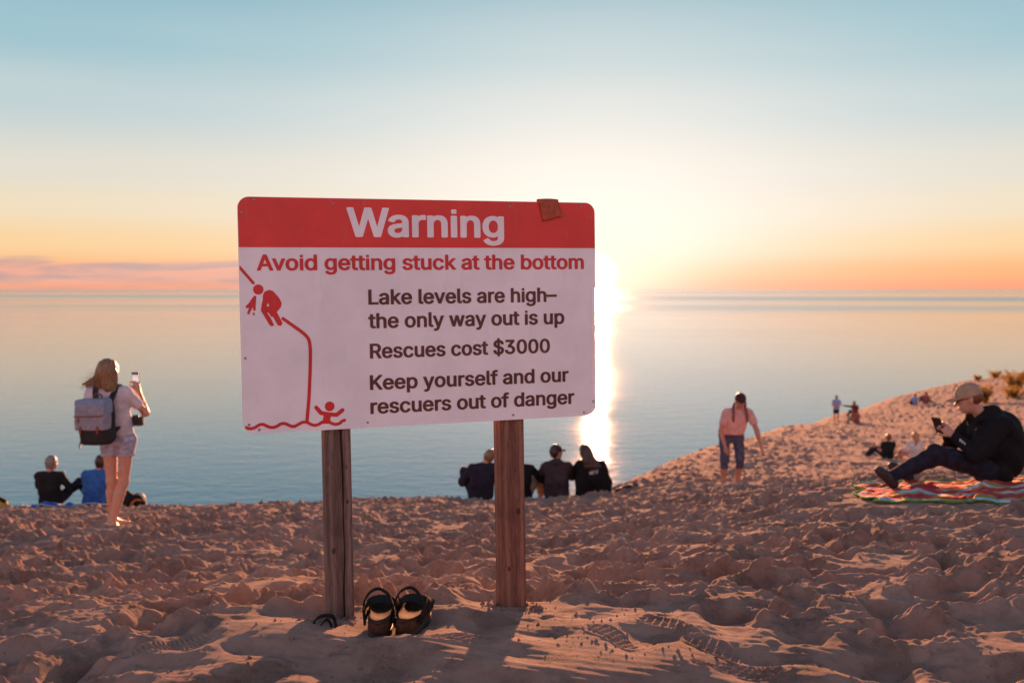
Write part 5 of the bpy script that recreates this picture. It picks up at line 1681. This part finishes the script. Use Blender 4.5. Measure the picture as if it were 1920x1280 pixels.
# ------------------------------------------------------------------ woman climbing in a pink tee
px_, py_ = 3.63, 16.0
pl = (px_, py_, gz(px_, py_) - 0.03)
J = dict(head=(0.015, -0.20, 1.395), neck=(0.0, -0.11, 1.275), sl=(-0.195, -0.09, 1.185), sr=(0.185, -0.10, 1.185),
         el=(-0.285, -0.14, 0.90), wl=(-0.235, -0.26, 0.665), er=(0.285, -0.17, 0.92), wr=(0.345, -0.24, 0.66),
         waist=(-0.035, -0.01, 0.98), hl=(-0.175, 0.08, 0.79), hr=(0.045, 0.08, 0.79),
         kl=(-0.20, -0.06, 0.43), al=(-0.20, 0.02, 0.10), tl=(-0.20, -0.15, 0.05),
         kr=(0.055, -0.05, 0.43), ar=(0.045, 0.05, 0.12), tr=(0.05, -0.12, 0.06))
root, HP, R, J = person('woman in pink tee, rolled jeans and dark cap with two braids climbing the slope', pl, J, SKIN_T,
                        (C_PINK, noop, 'tee_shirt'), (C_CAPRI, 'jeans'), 0.0085, 1.03, sleeve='short', leg='capri', look=(0.02, -1, -0.20),
                        hand={'wl': ((0.25, -0.2, -1), (0.5, 0.4, 0), 0.6), 'wr': ((0.25, -0.15, -1), (-0.5, 0.3, 0), 0.35)},
                        hem=(A3([-0.055, 0.03, 0.83]), 0.125, (0, 0, -1)), breast=True, fold=0.008)
add_eyes(root, HP)
short_hair(root, HP, R, HAIR_R, low=-0.03)
cap_hat(root, HP, R, C_CAPD, 1.02, 0.007)
for q in (-1, 1):
    S = Solid(0.008)
    pts = [HP(q * 0.075, -0.01, -0.03), J['neck'] + v3(-q * 0.095, -0.07, 0.02), J['neck'] + v3(-q * 0.105, -0.125, -0.08), J['neck'] + v3(-q * 0.110, -0.145, -0.15)]
    sp = spline(pts, 5)
    for i, p in enumerate(sp):
        S.ell(p + v3(0.005 * (-1) ** i, 0, 0), (0.021, 0.020, 0.019), None, 0.008)
    S.cap(sp[-1], sp[-1] + v3(0, -0.005, -0.06), 0.022, 0.014, 0.01)
    solid_part('braid', S, 0.006, HAIR_R, root)

# ------------------------------------------------------------------ seated man on the striped blanket (right)
mx, my = 4.12, 8.50
ml = (mx, my, gz(mx, my) + 0.0)


def hood_m(T_, J, HP):
    n = J['neck']
    T_.ell(n + v3(0.10, 0.0, -0.01), (0.085, 0.115, 0.075), None, 0.04)
    T_.cap(n + v3(-0.04, -0.085, -0.045), n + v3(0.10, -0.06, 0.015), 0.040, 0.045, 0.03)
    T_.cap(n + v3(-0.04, 0.085, -0.045), n + v3(0.10, 0.06, 0.015), 0.040, 0.045, 0.03)
    T_.ell((0.10, 0, 0.30), (0.19, 0.235, 0.24), None, 0.06)
    T_.ell((0.085, 0, 0.48), (0.145, 0.22, 0.15), None, 0.06)
    T_.ell((-0.05, 0, 0.40), (0.15, 0.20, 0.17), None, 0.06)
    T_.ell((-0.14, -0.15, 0.37), (0.10, 0.09, 0.13), None, 0.05)


J = dict(head=(-0.205, 0.0, 0.745), neck=(-0.105, 0.0, 0.625), sl=(-0.02, 0.225, 0.545), sr=(-0.015, -0.225, 0.545),
         waist=(0.085, 0.0, 0.33), hl=(0.02, 0.10, 0.125), hr=(0.02, -0.10, 0.125),
         el=(-0.27, 0.20, 0.32), wl=(-0.355, 0.06, 0.455), er=(-0.245, -0.265, 0.29), wr=(-0.36, -0.06, 0.44),
         kl=(-0.36, 0.26, 0.20), al=(-0.64, 0.22, 0.07), tl=(-0.76, 0.24, 0.12),
         kr=(-0.53, -0.13, 0.290), ar=(-0.905, -0.12, 0.085), tr=(-1.015, -0.14, 0.150))
root, HP, R, J = person('man in black hoodie, tan cap and sunglasses sitting on the striped blanket', ml, J, SKIN,
                        (C_BLACK, hood_m, 'hoodie'), (C_DENIM, 'jeans'), 0.0075, 1.13, look=(-0.93, 0.30, -0.28), head_s=1.06, feet='shoes', shoe=C_SHOE,
                        hand={'wr': ((-0.55, 0.5, 0.6), (-0.3, 0.9, 0.2), 0.55, 1), 'wl': ((-0.7, -0.35, 0.5), (-0.3, -0.9, 0.2), 0.55, -1)}, fold=0.009)
add_eyes(root, HP)
S = Solid(0.02)
S.ell(HP(0, -0.030, 0.010), (0.079, 0.088, 0.085), R, 0.02)
S.plane(HP(0, 0.0, 0), R @ A3([0, 1, 0.05]))
S.plane(HP(0, 0, -0.055), -R[:, 2])
solid_part('hair', S, 0.006, HAIR_R, root)
cap_hat(root, HP, R, C_CAP, 1.09, 0.0055, hole=True)
gl = Solid(0.004)
for q in (-1, 1):
    gl.ell(HP(q * 0.034, 0.098, 0.004), (0.030, 0.010, 0.020), R, 0.004)
    gl.cap(HP(q * 0.062, 0.088, 0.012), HP(q * 0.082, -0.005, 0.006), 0.004, 0.0035, 0.003)
solid_part('sunglasses', gl, 0.0035, GLASS_B, root)
# sleeve print: a short row of white marks on the near forearm
for k in range(3):
    p = J['er'] + (J['wr'] - J['er']) * (0.55 + 0.09 * k)
    S = Solid(0.0)
    S.box(p + v3(-0.012, -0.050, 0.004), (0.006, 0.008, 0.018), 0.003)
    solid_part('sleeve_print', S, 0.003, C_WHITE, root)
ph = thing('phone', 'dark phone tilted in the hands of the man on the striped blanket', 'phone', (ml[0] - 0.44, ml[1] + 0.02, ml[2] + 0.485))
box('phone_case', (-0.006, -0.045, -0.070), (0.005, 0.045, 0.110), PLASTIC, ph, 0.005)
box('phone_screen', (0.0055, -0.040, -0.062), (0.0066, 0.040, 0.102), GLASS_B, ph)
ph.rotation_euler = (0, math.radians(-28), math.radians(28))

# ------------------------------------------------------------------ further down the slope: a child and a fair-haired girl
kx, ky = 11.42, 30.0
root, HP, R, J = seated('child in a black tee and jeans with short red hair sitting down the slope', kx, ky, SKIN_F, C_BLACK2, C_DENIM, 0.0, 0.0, 1.0, h=0.012, s=0.9,
                        kneeR=(-0.32, 0.20, 0.36), kneeL=(-0.40, 0.30, 0.36), footR=(-0.62, 0.25, 0.05), footL=(-0.66, 0.32, 0.05), elL=(-0.24, 0.05, 0.28), handL=(-0.35, 0.20, 0.40),
                        look=(-0.8, 1, 0), sleeve='short', tn='tee_shirt', bn='jeans')
short_hair(root, HP, R, HAIR_R, 0.9, 0.010)
gx, gy = 12.25, 30.0
root, HP, R, J = seated('girl with long fair hair and white top sitting beside the black-clad child', gx, gy, SKIN_F, C_WHITE, C_WHITE, 0.0, -0.02, 1.0, h=0.012, s=0.93,
                        kneeR=(-0.22, 0.30, 0.24), kneeL=(-0.36, 0.20, 0.16), footR=(-0.42, 0.12, 0.05), footL=(-0.58, 0.10, 0.05), elL=(-0.30, 0.0, 0.28), handL=(-0.42, 0.12, 0.22),
                        look=(-0.8, 0.9, -0.1), leg='short', tn='top', bn='shorts')
S = Solid(0.03)
S.ell(HP(0, -0.022, 0.030), (0.090, 0.106, 0.100), R, 0.03)
for k in range(4):
    c0 = HP(-0.05 + 0.033 * k, -0.05, 0.02)
    S.chain([c0, c0 + v3(0.01 * k, -0.04, -0.15), c0 + v3(0.02 * k - .02, -0.06, -0.30)], [0.055, 0.045, 0.015], 0.03)
solid_part('hair', S, 0.011, flat_mat('hair_fair', (0.42, 0.21, 0.09), 0.5, 0.5, 0.3, 50), root, hair_fold(0.005, 80))

# ------------------------------------------------------------------ far along the ridge
fx, fy = 20.3, 62.0
J = dict(head=(0, 0.03, 1.62), neck=(0, 0, 1.47), sl=(-0.20, 0, 1.40), sr=(0.20, 0, 1.40), el=(-0.27, -0.05, 1.12), wl=(-0.08, -0.17, 1.0), er=(0.27, -0.05, 1.12), wr=(0.08, -0.17, 1.02),
         waist=(0, 0, 1.15), hl=(-0.09, 0, 0.93), hr=(0.09, 0, 0.93), kl=(-0.10, 0.02, 0.5), al=(-0.11, 0, 0.09), tl=(-0.12, 0.17, 0.04), kr=(0.10, 0.02, 0.5), ar=(0.11, 0, 0.09), tr=(0.12, 0.17, 0.04))
root, HP, R, J = person('distant man in pale blue tee and black shorts standing near the ridge', (fx, fy, gz(fx, fy) - 0.03), J, SKIN_F,
                        (C_SKY, noop, 'tee_shirt'), (C_BLACK, 'shorts'), 0.018, 1.02, sleeve='short', leg='half', fold=0.004)
short_hair(root, HP, R, HAIR_D, 1.0, 0.014)
ax2, ay2 = 21.05, 60.6
root, HP, R, J = seated('distant person in maroon at the ridge pointing out over the lake', 21.3, 61.5, SKIN_F, C_MAROON, C_DENIM, -0.03, -0.03, 1.1, h=0.018, up=0.42,
                        elL=(-0.42, 0.12, 0.52), handL=(-0.68, 0.2, 0.55), look=(-0.8, 1, 0), kneeL=(-0.20, 0.35, 0.2), kneeR=(0.12, 0.38, 0.2), footL=(-0.25, 0.6, -0.15), footR=(0.12, 0.65, -0.15))
short_hair(root, HP, R, HAIR_D, 1.0, 0.014)
root, HP, R, J = seated('distant person in rose red and grey sitting low just below the pointing one', 20.95, 60.2, SKIN_F, C_ROSE, C_KHAKI, -0.12, -0.06, 1.15, h=0.018, up=-0.04,
                        kneeL=(-0.42, 0.05, 0.34), kneeR=(-0.30, -0.05, 0.34), footL=(-0.62, -0.05, 0.05), footR=(-0.6, -0.1, 0.05), look=(-0.8, 0.8, 0), headz=0.70)
short_hair(root, HP, R, HAIR_D, 1.0, 0.014)
gx2, gy2 = 30.1, 74.0
root, HP, R, J = seated('farthest sitter on the ridge, in a pale blue and white tee', gx2, gy2, SKIN_F, C_SKY, C_BLACK, 0, 0, 1.15, h=0.02, kneeL=(-0.45, 0.1, 0.2), kneeR=(-0.2, 0.4, 0.3), footL=(-0.75, 0.0, 0.05), look=(-0.3, 1, 0), leg='half', sleeve='short')
short_hair(root, HP, R, HAIR_D, 1.0, 0.016)
root, HP, R, J = seated('farthest sitter on the ridge, in dusty rose, right of the pale blue one', gx2 + 0.72, gy2 - 0.1, SKIN_F, C_ROSE, C_BLACK, 0, 0.05, 1.1, h=0.02, kneeR=(0.35, 0.1, 0.22), footR=(0.6, 0.0, 0.05), look=(-0.6, 1, 0))
short_hair(root, HP, R, HAIR_D, 1.0, 0.016)


# ------------------------------------------------------------------ blankets
def blanket(name, label, cat, P00, P10, P11, P01, bands, trim, nu=110, nv=90, lump=0.02, seed=1, lift=0.012):
    """a cloth laid over the sand; its stripes run along u"""
    u = np.linspace(0, 1, nu)[None, :] * np.ones((nv, 1))
    v = np.linspace(0, 1, nv)[:, None] * np.ones((1, nu))
    P00, P10, P11, P01 = [A3(p, float) for p in (P00, P10, P11, P01)]
    X = (1 - u) * (1 - v) * P00[0] + u * (1 - v) * P10[0] + u * v * P11[0] + (1 - u) * v * P01[0]
    Y = (1 - u) * (1 - v) * P00[1] + u * (1 - v) * P10[1] + u * v * P11[1] + (1 - u) * v * P01[1]
    # pulled and rumpled
    X = X + (0.05 * np.sin(v * 9 + seed) + 0.03 * np.sin(v * 21)) * (1 - u) + 0.012 * np.sin(u * 14 + v * 5)
    Y = Y + 0.055 * np.sin(u * 7.5 + seed) + 0.030 * np.sin(u * 17 + 2) + 0.012 * np.sin(u * 37)
    g0 = ground(X.ravel(), Y.ravel()).reshape(X.shape)
    gs = g0.copy()
    for _ in range(6):
        gs[1:-1] = np.maximum(gs[1:-1], (gs[:-2] + gs[2:]) / 2)
        gs[:, 1:-1] = np.maximum(gs[:, 1:-1], (gs[:, :-2] + gs[:, 2:]) / 2)
    for _ in range(14):
        gs[1:-1] = (gs[:-2] + gs[2:] + 2 * gs[1:-1]) / 4
        gs[:, 1:-1] = (gs[:, :-2] + gs[:, 2:] + 2 * gs[:, 1:-1]) / 4
    gs = np.maximum(gs, g0)
    ph = u * 13 + np.sin(v * 5 + seed) * 1.6
    wr = np.clip(np.sin(ph) * np.sin(v * 7 + u * 4 + seed), 0, 1) ** 1.5 + 0.35 * np.clip(np.sin(u * 31 + v * 9 + seed), 0, 1) ** 3 + 0.22 * np.abs(np.sin(u * 47 + np.sin(v * 19) * 2)) * np.abs(np.sin(v * 33 + u * 11))
    ed = np.clip(np.minimum(np.minimum(u, 1 - u), np.minimum(v, 1 - v)) * 14, 0.25, 1)
    Z = gs + lift + lump * wr * ed
    V = np.stack([X, Y, Z], -1)
    root = thing(name, label, cat, tuple(V[nv // 2, nu // 2] - A3([0, 0, 0.05])))
    V = V - A3(root.location)
    # the striped cloth: each woven band is a flat print on one sheet
    mats = [b[1] for b in bands]
    idx = np.arange(nv * nu).reshape(nv, nu)
    F = np.stack([idx[:-1, :-1], idx[:-1, 1:], idx[1:, 1:], idx[1:, :-1]], -1).reshape(-1, 4)
    me = mesh_np('cloth', V.reshape(-1, 3), F)
    for m_ in mats:
        me.materials.append(m_)
    vm = ((v[:-1, :-1] + v[1:, 1:]) / 2).ravel()
    ends = np.cumsum([b[0] for b in bands])
    ends = ends / ends[-1]
    me.polygons.foreach_set('material_index', np.searchsorted(ends, vm).clip(0, len(bands) - 1).astype(np.int32))
    o = link_mesh('cloth', me, None, root, True)
    md = o.modifiers.new('thick', 'SOLIDIFY')
    md.thickness = 0.004
    # the bound edge
    loop = [V[0, i] for i in range(0, nu, 3)] + [V[j, -1] for j in range(0, nv, 3)] + [V[-1, i] for i in range(nu - 1, -1, -3)] + [V[j, 0] for j in range(nv - 1, -1, -3)]
    ribbon('bound_edge', [p + v3(0, 0, 0.001) for p in loop], 0.014, 0.012, trim, root, (0, 0, 1), True)
    return root


B_RED = CL('blanket_red', (0.32, 0.038, 0.045))
B_ORG = CL('blanket_orange', (0.50, 0.17, 0.05))
B_GRN = CL('blanket_green', (0.10, 0.24, 0.055))
B_WHT = CL('blanket_white', (0.52, 0.55, 0.62))
B_BLU = CL('blanket_light_blue', (0.25, 0.42, 0.62))
unit_bands = [(0.04, B_WHT), (0.03, B_BLU), (0.03, B_GRN), (0.06, B_ORG), (0.28, B_RED), (0.05, B_ORG), (0.03, B_GRN), (0.04, B_BLU), (0.03, B_WHT), (0.05, B_ORG), (0.20, B_RED), (0.06, B_ORG)]
blanket('striped_blanket', 'red, orange, white and green striped blanket spread rumpled on the sand under the man', 'blanket',
        (2.75, 7.55), (3.72, 7.20), (4.95, 8.85), (3.05, 8.75), unit_bands + unit_bands + [(0.05, B_WHT), (0.05, B_GRN)], B_GRN, 130, 130, 0.040, 1.0)
T_BLU = CL('towel_blue', (0.04, 0.13, 0.42))
T_WHT = CL('towel_white', (0.55, 0.55, 0.65))
blanket('beach_towel', 'blue and white beach towel under the two sitters at the left crest', 'towel',
        (-8.1, 15.75), (-6.3, 15.8), (-6.2, 16.5), (-8.0, 16.5), [(0.2, T_BLU), (0.12, T_WHT), (0.2, T_BLU), (0.1, T_WHT), (0.3, T_BLU)], T_WHT, 60, 24, 0.05, 2.0, 0.02)

# a dark daypack standing beside the towel
dx0, dy0 = -6.17, 16.0
dp = thing('backpack', 'small black and orange daypack lying on the sand right of the blue shirt sitter', 'backpack', seat_of(dx0, dy0, -0.02), 0.2)
S = Solid(0.04)
S.ell((0, 0, 0.12), (0.15, 0.13, 0.135))
S.ell((-0.08, 0, 0.20), (0.09, 0.10, 0.12))
S.ell((0.10, 0.02, 0.10), (0.10, 0.11, 0.11))
solid_part('pack_bag', S, 0.009, C_BLACK2, dp, folds(0.010, 1.5, 1))
ribbon('orange_strap', spline([(-0.02, -0.135, 0.03), (0.02, -0.155, 0.12), (0.08, -0.13, 0.17), (0.16, -0.08, 0.15)], 5), 0.03, 0.01, flat_mat('orange_webbing', (0.5, 0.12, 0.03), 0.7), dp, (0, 0.3, 1))
ribbon('shoulder_strap', spline([(0.02, -0.10, 0.20), (0.10, -0.10, 0.27), (0.20, -0.06, 0.22), (0.22, -0.03, 0.06)], 5), 0.035, 0.012, C_STRAP, dp, (0, 1, 0))
# yellow bag at the left edge
yx, yy = -8.30, 15.9
yb = thing('beach_bag', 'yellow bag with a black top at the far left end of the towel', 'bag', seat_of(yx, yy, -0.03))
S = Solid(0.03)
S.ell((0, 0, 0.08), (0.16, 0.12, 0.09))
solid_part('bag_body', S, 0.009, flat_mat('yellow_cloth', (0.50, 0.32, 0.03), 0.8), yb, folds(0.008, 1.5, 3))
S = Solid(0.03)
S.ell((-0.04, 0, 0.165), (0.10, 0.08, 0.055))
S.ell((0.09, 0, 0.13), (0.055, 0.06, 0.05))
solid_part('bag_top', S, 0.009, C_BLACK2, yb, folds(0.008, 1.5, 5))
# a dark shoe left beside the group
sx0, sy0 = 1.80, 15.9
for k, (ddx, ddy, rz, lab) in enumerate(((0, 0, 1.2, 'dark shoe on the sand right of the long-haired woman, nearer her'), (0.12, 0.06, 1.7, 'dark shoe on the sand right of the long-haired woman, farther from her'))):
    sh = thing('shoe', lab, 'shoe', seat_of(sx0 + ddx, sy0 + ddy, 0.0), rz, 'shoes left beside the sitting group')
    S = Solid(0.02)
    S.cap((0, -0.09, 0.045), (0, 0.05, 0.04), 0.042, 0.040)
    S.cap((0, 0.05, 0.04), (0, 0.13, 0.03), 0.040, 0.028)
    S.cap((0, -0.09, 0.045), (0, -0.08, 0.09), 0.042, 0.038)
    S.ell((0, -0.07, 0.13), (0.028, 0.05, 0.05), sub=True)
    solid_part('upper', S, 0.006, C_SHOE, sh)
    S = Solid(0.01)
    S.box((0, 0.01, 0.008), (0.045, 0.145, 0.010), 0.008)
    solid_part('sole', S, 0.005, PLASTIC, sh)

# ------------------------------------------------------------------ the pair of sandals by the left post
BED = flat_mat('sandal_footbed', (0.060, 0.030, 0.018), 0.7, 0.05, 0.3, 40, 0.0006, 160)
SOLE = flat_mat('sandal_sole', (0.016, 0.013, 0.012), 0.6, 0.4, 0.2, 40)
MIDS = flat_mat('sandal_midsole', (0.075, 0.034, 0.022), 0.75, 0.08, 0.25, 60, 0.0006, 200)
STRP = flat_mat('sandal_strap', (0.014, 0.012, 0.012), 0.85, 0.15, 0.3, 40, 0.0006, 260)
BUCK = flat_mat('buckle_metal', (0.5, 0.4, 0.3), 0.25, 0.5, 0.1, 10, metallic=1.0)


def sole_outline(n=48, L=0.235, grow=0.0):
    P = []
    for k in range(n):
        a = 2 * math.pi * k / n
        y = -math.cos(a) * L / 2
        w = 0.036 + 0.010 * (y / L + .5) * 1.6 - 0.006 * math.exp(-((y + 0.005) / 0.04) ** 2)
        x = math.sin(a) * w
        x = np.sign(math.sin(a)) * abs(math.sin(a)) ** 0.72 * w
        P.append((x * (1 + grow), y * (1 + grow * 0.5)))
    return P


def slab(name, outline, z0, z1, mat, parent, dish=0.0, rnd=0.003):
    import bmesh
    bm = bmesh.new()
    n = len(outline)
    rings = []
    for (z, s) in ((z0, 1 - rnd * 10), (z0 + rnd, 1.0), (z1 - rnd, 1.0), (z1, 1 - rnd * 10)):
        rings.append([bm.verts.new((x * s, y * s, z + 0.006 * (y / 0.12) ** 2 * (1 if y > 0 else 0.3))) for x, y in outline])
    for s in (0.8, 0.55, 0.25):
        rings.append([bm.verts.new((x * s, y * s, z1 - dish * (1 - s * s) + 0.006 * ((y * s) / 0.12) ** 2)) for x, y in outline])
    for a, b in zip(rings[:-1], rings[1:]):
        for k in range(n):
            bm.faces.new((a[k], a[(k + 1) % n], b[(k + 1) % n], b[k]))
    bm.faces.new(rings[-1])
    bm.faces.new(rings[0][::-1])
    bmesh.ops.recalc_face_normals(bm, faces=bm.faces)
    me = bpy.data.meshes.new(name)
    bm.to_mesh(me)
    bm.free()
    return link_mesh(name, me, mat, parent, True)


def sandal(label, x, y, rz, mir, loop_lean):
    g = thing('sandal', label, 'sandal', (x, y, gz(x, y) + 0.014), rz, 'pair of sandals by the left post')
    O = [(a * mir, b) for a, b in sole_outline()]
    if mir < 0:
        O = O[::-1]
    slab('outsole', [(a * 1.03, b * 1.02) for a, b in O], -0.012, 0.010, SOLE, g)
    mid = slab('midsole', O, 0.0105, 0.042, MIDS, g)
    bed = slab('footbed', [(a * 0.97, b * 0.985) for a, b in O], 0.0425, 0.047, BED, g, 0.003, 0.0015)
    # heel cup and toe bands
    ribbon('toe_band', spline([(-0.045, 0.050, 0.030), (-0.047, 0.052, 0.052), (-0.028, 0.056, 0.062), (0.0, 0.058, 0.067), (0.028, 0.056, 0.062), (0.047, 0.052, 0.052), (0.045, 0.050, 0.030)], 5), 0.070, 0.003, STRP, g, (0, 1, 0))
    ribbon('instep_band', spline([(-0.042, 0.000, 0.030), (-0.046, 0.000, 0.058), (-0.030, 0.010, 0.075), (0.0, 0.014, 0.080), (0.030, 0.010, 0.075), (0.046, 0.000, 0.058), (0.042, 0.000, 0.030)], 5), 0.050, 0.003, STRP, g, (0, 1, 0.2))
    ribbon('side_band', spline([(-0.043, -0.070, 0.030), (-0.046, -0.05, 0.055), (-0.047, -0.02, 0.070), (-0.045, 0.01, 0.080)], 5), 0.020, 0.003, STRP, g, (0, 0.4, 1))
    ribbon('side_band', spline([(0.043, -0.070, 0.030), (0.046, -0.05, 0.055), (0.047, -0.02, 0.070), (0.045, 0.01, 0.080)], 5), 0.020, 0.003, STRP, g, (0, 0.4, 1))
    ll = loop_lean
    ribbon('heel_loop', spline([(-0.043, -0.060, 0.025), (-0.047, -0.066, 0.055), (-0.044 + ll, -0.068, 0.092), (-0.028 + ll, -0.070, 0.124), (0.0 + ll * 1.4, -0.070, 0.138), (0.028 + ll, -0.070, 0.122), (0.043 + ll, -0.068, 0.090), (0.047, -0.066, 0.055), (0.043, -0.060, 0.025)], 6), 0.010, 0.0045, STRP, g, (0, 1, 0.35))
    bk = ribbon('buckle', [(0.052 * mir, -0.008, 0.066), (0.052 * mir, 0.010, 0.070), (0.050 * mir, 0.010, 0.086), (0.050 * mir, -0.008, 0.082)], 0.004, 0.002, BUCK, g, (1, 0, 0), True)
    return g


sandal('left sandal of the pair on the sand, standing straight with its black heel loop up', -0.405, 3.03, 0.05, 1, -0.002)
sandal('right sandal of the pair, turned slightly outward with its heel loop leaning right', -0.310, 3.045, -0.16, -1, 0.010)

# the half buried strap left of the post
st_ = thing('buried_strap', 'short black strap half buried in the sand heap at the foot of the left post', 'strap', (-0.585, 3.02, gz(-0.585, 3.02)))
ribbon('strap_loop', spline([(-0.020, 0.0, -0.02), (-0.024, -0.006, 0.012), (-0.008, -0.004, 0.028), (0.018, 0.004, 0.030), (0.034, 0.010, 0.020), (0.040, 0.012, -0.01)], 6), 0.014, 0.004, STRP, st_, (0.2, 1, 0.3))
ribbon('strap_end', spline([(-0.008, -0.01, -0.01), (0.004, -0.012, 0.014), (0.020, -0.004, 0.018), (0.030, 0.0, -0.01)], 5), 0.010, 0.004, STRP, st_, (0.2, 1, 0.3))

# ------------------------------------------------------------------ crumbs of sand lying about (too many to count)
def crumbs():
    R_ = np.random.default_rng(21)
    import bmesh
    V, F = [], []
    base = A3([(0, 0, 1), (.9, 0, -.3), (-.45, .8, -.3), (-.45, -.8, -.3), (0.3, 0.5, 0.55), (-0.5, -0.1, 0.5)])
    fac = [(0, 1, 4), (4, 1, 2), (0, 4, 2), (0, 2, 5), (5, 2, 3), (0, 5, 3), (0, 3, 1), (1, 3, 2)]
    N = 4200
    rr = 2.3 + 9 * R_.random(N) ** 1.7
    aa = R_.uniform(-0.55, 0.55, N)
    X, Y = rr * np.sin(aa), rr * np.cos(aa)
    c = R_.integers(0, 260, N)
    cxs = R_.uniform(-1, 1, 260)
    cys = R_.random(260)
    m = R_.random(N) < 0.75
    r0 = 2.4 + 8 * cys[c] ** 1.5
    sp = 0.05 + 0.03 * R_.random(N)
    X = np.where(m, r0 * np.sin(cxs[c] * 0.5) + R_.normal(0, 1, N) * sp * 1.8, X)
    Y = np.where(m, r0 * np.cos(cxs[c] * 0.5) + R_.normal(0, 1, N) * sp, Y)
    for bx0, by0 in ((-0.60, 3.17), (0.0, 3.44)):
        q = R_.integers(0, N, 220)
        a_ = R_.random(220) * 6.28
        d_ = 0.055 + 0.05 * R_.random(220) ** 1.5
        X[q] = bx0 + np.cos(a_) * d_ * 1.2
        Y[q] = by0 + np.sin(a_) * d_
    keep = ~((np.abs(X + 0.36) < 0.14) & (np.abs(Y - 3.02) < 0.2))
    X, Y = X[keep], Y[keep]
    Z = ground(X, Y)
    N = len(X)
    s = 0.0022 + 0.008 * R_.random(N) ** 3
    s = s * (0.8 + 0.08 * Y)
    for i in range(N):
        q = base * s[i] * R_.uniform(0.6, 1.3, (6, 3))
        t = R_.random() * 6.28
        ct, st2 = math.cos(t), math.sin(t)
        q = np.stack([q[:, 0] * ct - q[:, 1] * st2, q[:, 0] * st2 + q[:, 1] * ct, q[:, 2]], 1)
        V.append(q + (X[i], Y[i], Z[i] + s[i] * 0.1))
        F.append(A3(fac) + 6 * i)
    me = mesh_np('sand_crumbs', np.vstack(V), np.vstack(F))
    o = link_mesh('sand_crumbs', me, MAT_SAND, None, True)
    tag(o, 'small crumbs and clods of sand scattered over the trampled sand', kind='stuff')
    o['category'] = 'sand crumbs'


crumbs()

# ------------------------------------------------------------------ dune plants on the right slope
LEAF = flat_mat('dune_leaf', (0.26, 0.16, 0.025), 0.6, 0.3, 0.35, 8)
_T = NT(LEAF.node_tree)
_tr = _T.n('ShaderNodeBsdfTranslucent')
_tr.inputs[0].default_value = (0.30, 0.20, 0.035, 1)
_mx = _T.n('ShaderNodeMixShader')
_mx.inputs[0].default_value = 0.5
_T.l(LEAF.node_tree.nodes['Principled BSDF'].outputs[0], _mx.inputs[1])
_T.l(_tr.outputs[0], _mx.inputs[2])
_T.l(_mx.outputs[0], LEAF.node_tree.nodes['Material Output'].inputs[0])
STEM = flat_mat('dune_stem', (0.12, 0.07, 0.03), 0.8, 0.2, 0.3, 8)


def dune_plant(label, x, y, hgt, wid, n, seed, group='dune plants on the right slope'):
    R_ = np.random.default_rng(seed)
    g = thing('dune_plant', label, 'plant', seat_of(x, y, -0.03), 0, group)
    V, F = [], []
    SV, SF = [], []
    for k in range(n):
        a = R_.random() * 6.28
        r0 = wid * 0.35 * R_.random()
        bx0, by0 = r0 * math.cos(a), r0 * math.sin(a)
        ln = hgt * R_.uniform(0.5, 1.0)
        bend = wid * R_.uniform(0.2, 0.8)
        pts = []
        for q in np.linspace(0, 1, 6):
            pts.append(A3([bx0 + math.cos(a) * bend * q * q, by0 + math.sin(a) * bend * q * q, ln * (q - 0.18 * q * q)]))
        b0 = len(SV)
        for p in pts:
            SV += [p + (0.008, 0, 0), p + (-0.004, 0.007, 0), p + (-0.004, -0.007, 0)]
        for i in range(5):
            for q in range(3):
                SF.append((b0 + i * 3 + q, b0 + i * 3 + (q + 1) % 3, b0 + i * 3 + 3 + (q + 1) % 3, b0 + i * 3 + 3 + q))
        for q in range(22):
            t = R_.uniform(0.15, 1.0)
            i = min(int(t * 5), 4)
            p = pts[i] + (pts[i + 1] - pts[i]) * (t * 5 - i)
            d = unit(R_.normal(0, 1, 3) + (0, 0, 0.6))
            sd = unit(np.cross(d, R_.normal(0, 1, 3)))
            L = R_.uniform(0.10, 0.24)
            w = L * 0.16
            b1 = len(V)
            V += [p, p + d * L * .5 + sd * w, p + d * L, p + d * L * .5 - sd * w]
            F.append((b1, b1 + 1, b1 + 2, b1 + 3))
    me = bpy.data.meshes.new('foliage')
    me.from_pydata([tuple(v) for v in V], [], F)
    link_mesh('foliage', me, LEAF, g)
    me = bpy.data.meshes.new('stem')
    me.from_pydata([tuple(v) for v in SV], [], SF)
    link_mesh('stem', me, STEM, g)
    return g


dune_plant('tall yellow-green plant directly right of the seated man\'s cap', 31.6, 66.2, 1.6, 0.6, 40, 1)
dune_plant('low spreading yellow plant at the foot of the tall one behind the man\'s cap', 30.7, 66.0, 0.75, 0.95, 40, 2)
dune_plant('low rusty green plant between the tall one and the one at the right edge', 33.4, 66.0, 0.95, 1.0, 40, 3)
dune_plant('large bushy plant at the right edge of the view near the ridge top', 36.6, 72.2, 1.8, 1.2, 70, 4)
dune_plant('thin plant rising above the ridge line near the right edge', 43.6, 89.5, 1.0, 0.9, 26, 5)
dune_plant('small tuft breaking the ridge line above the seated man\'s cap', 41.3, 88.0, 0.55, 0.6, 18, 6)
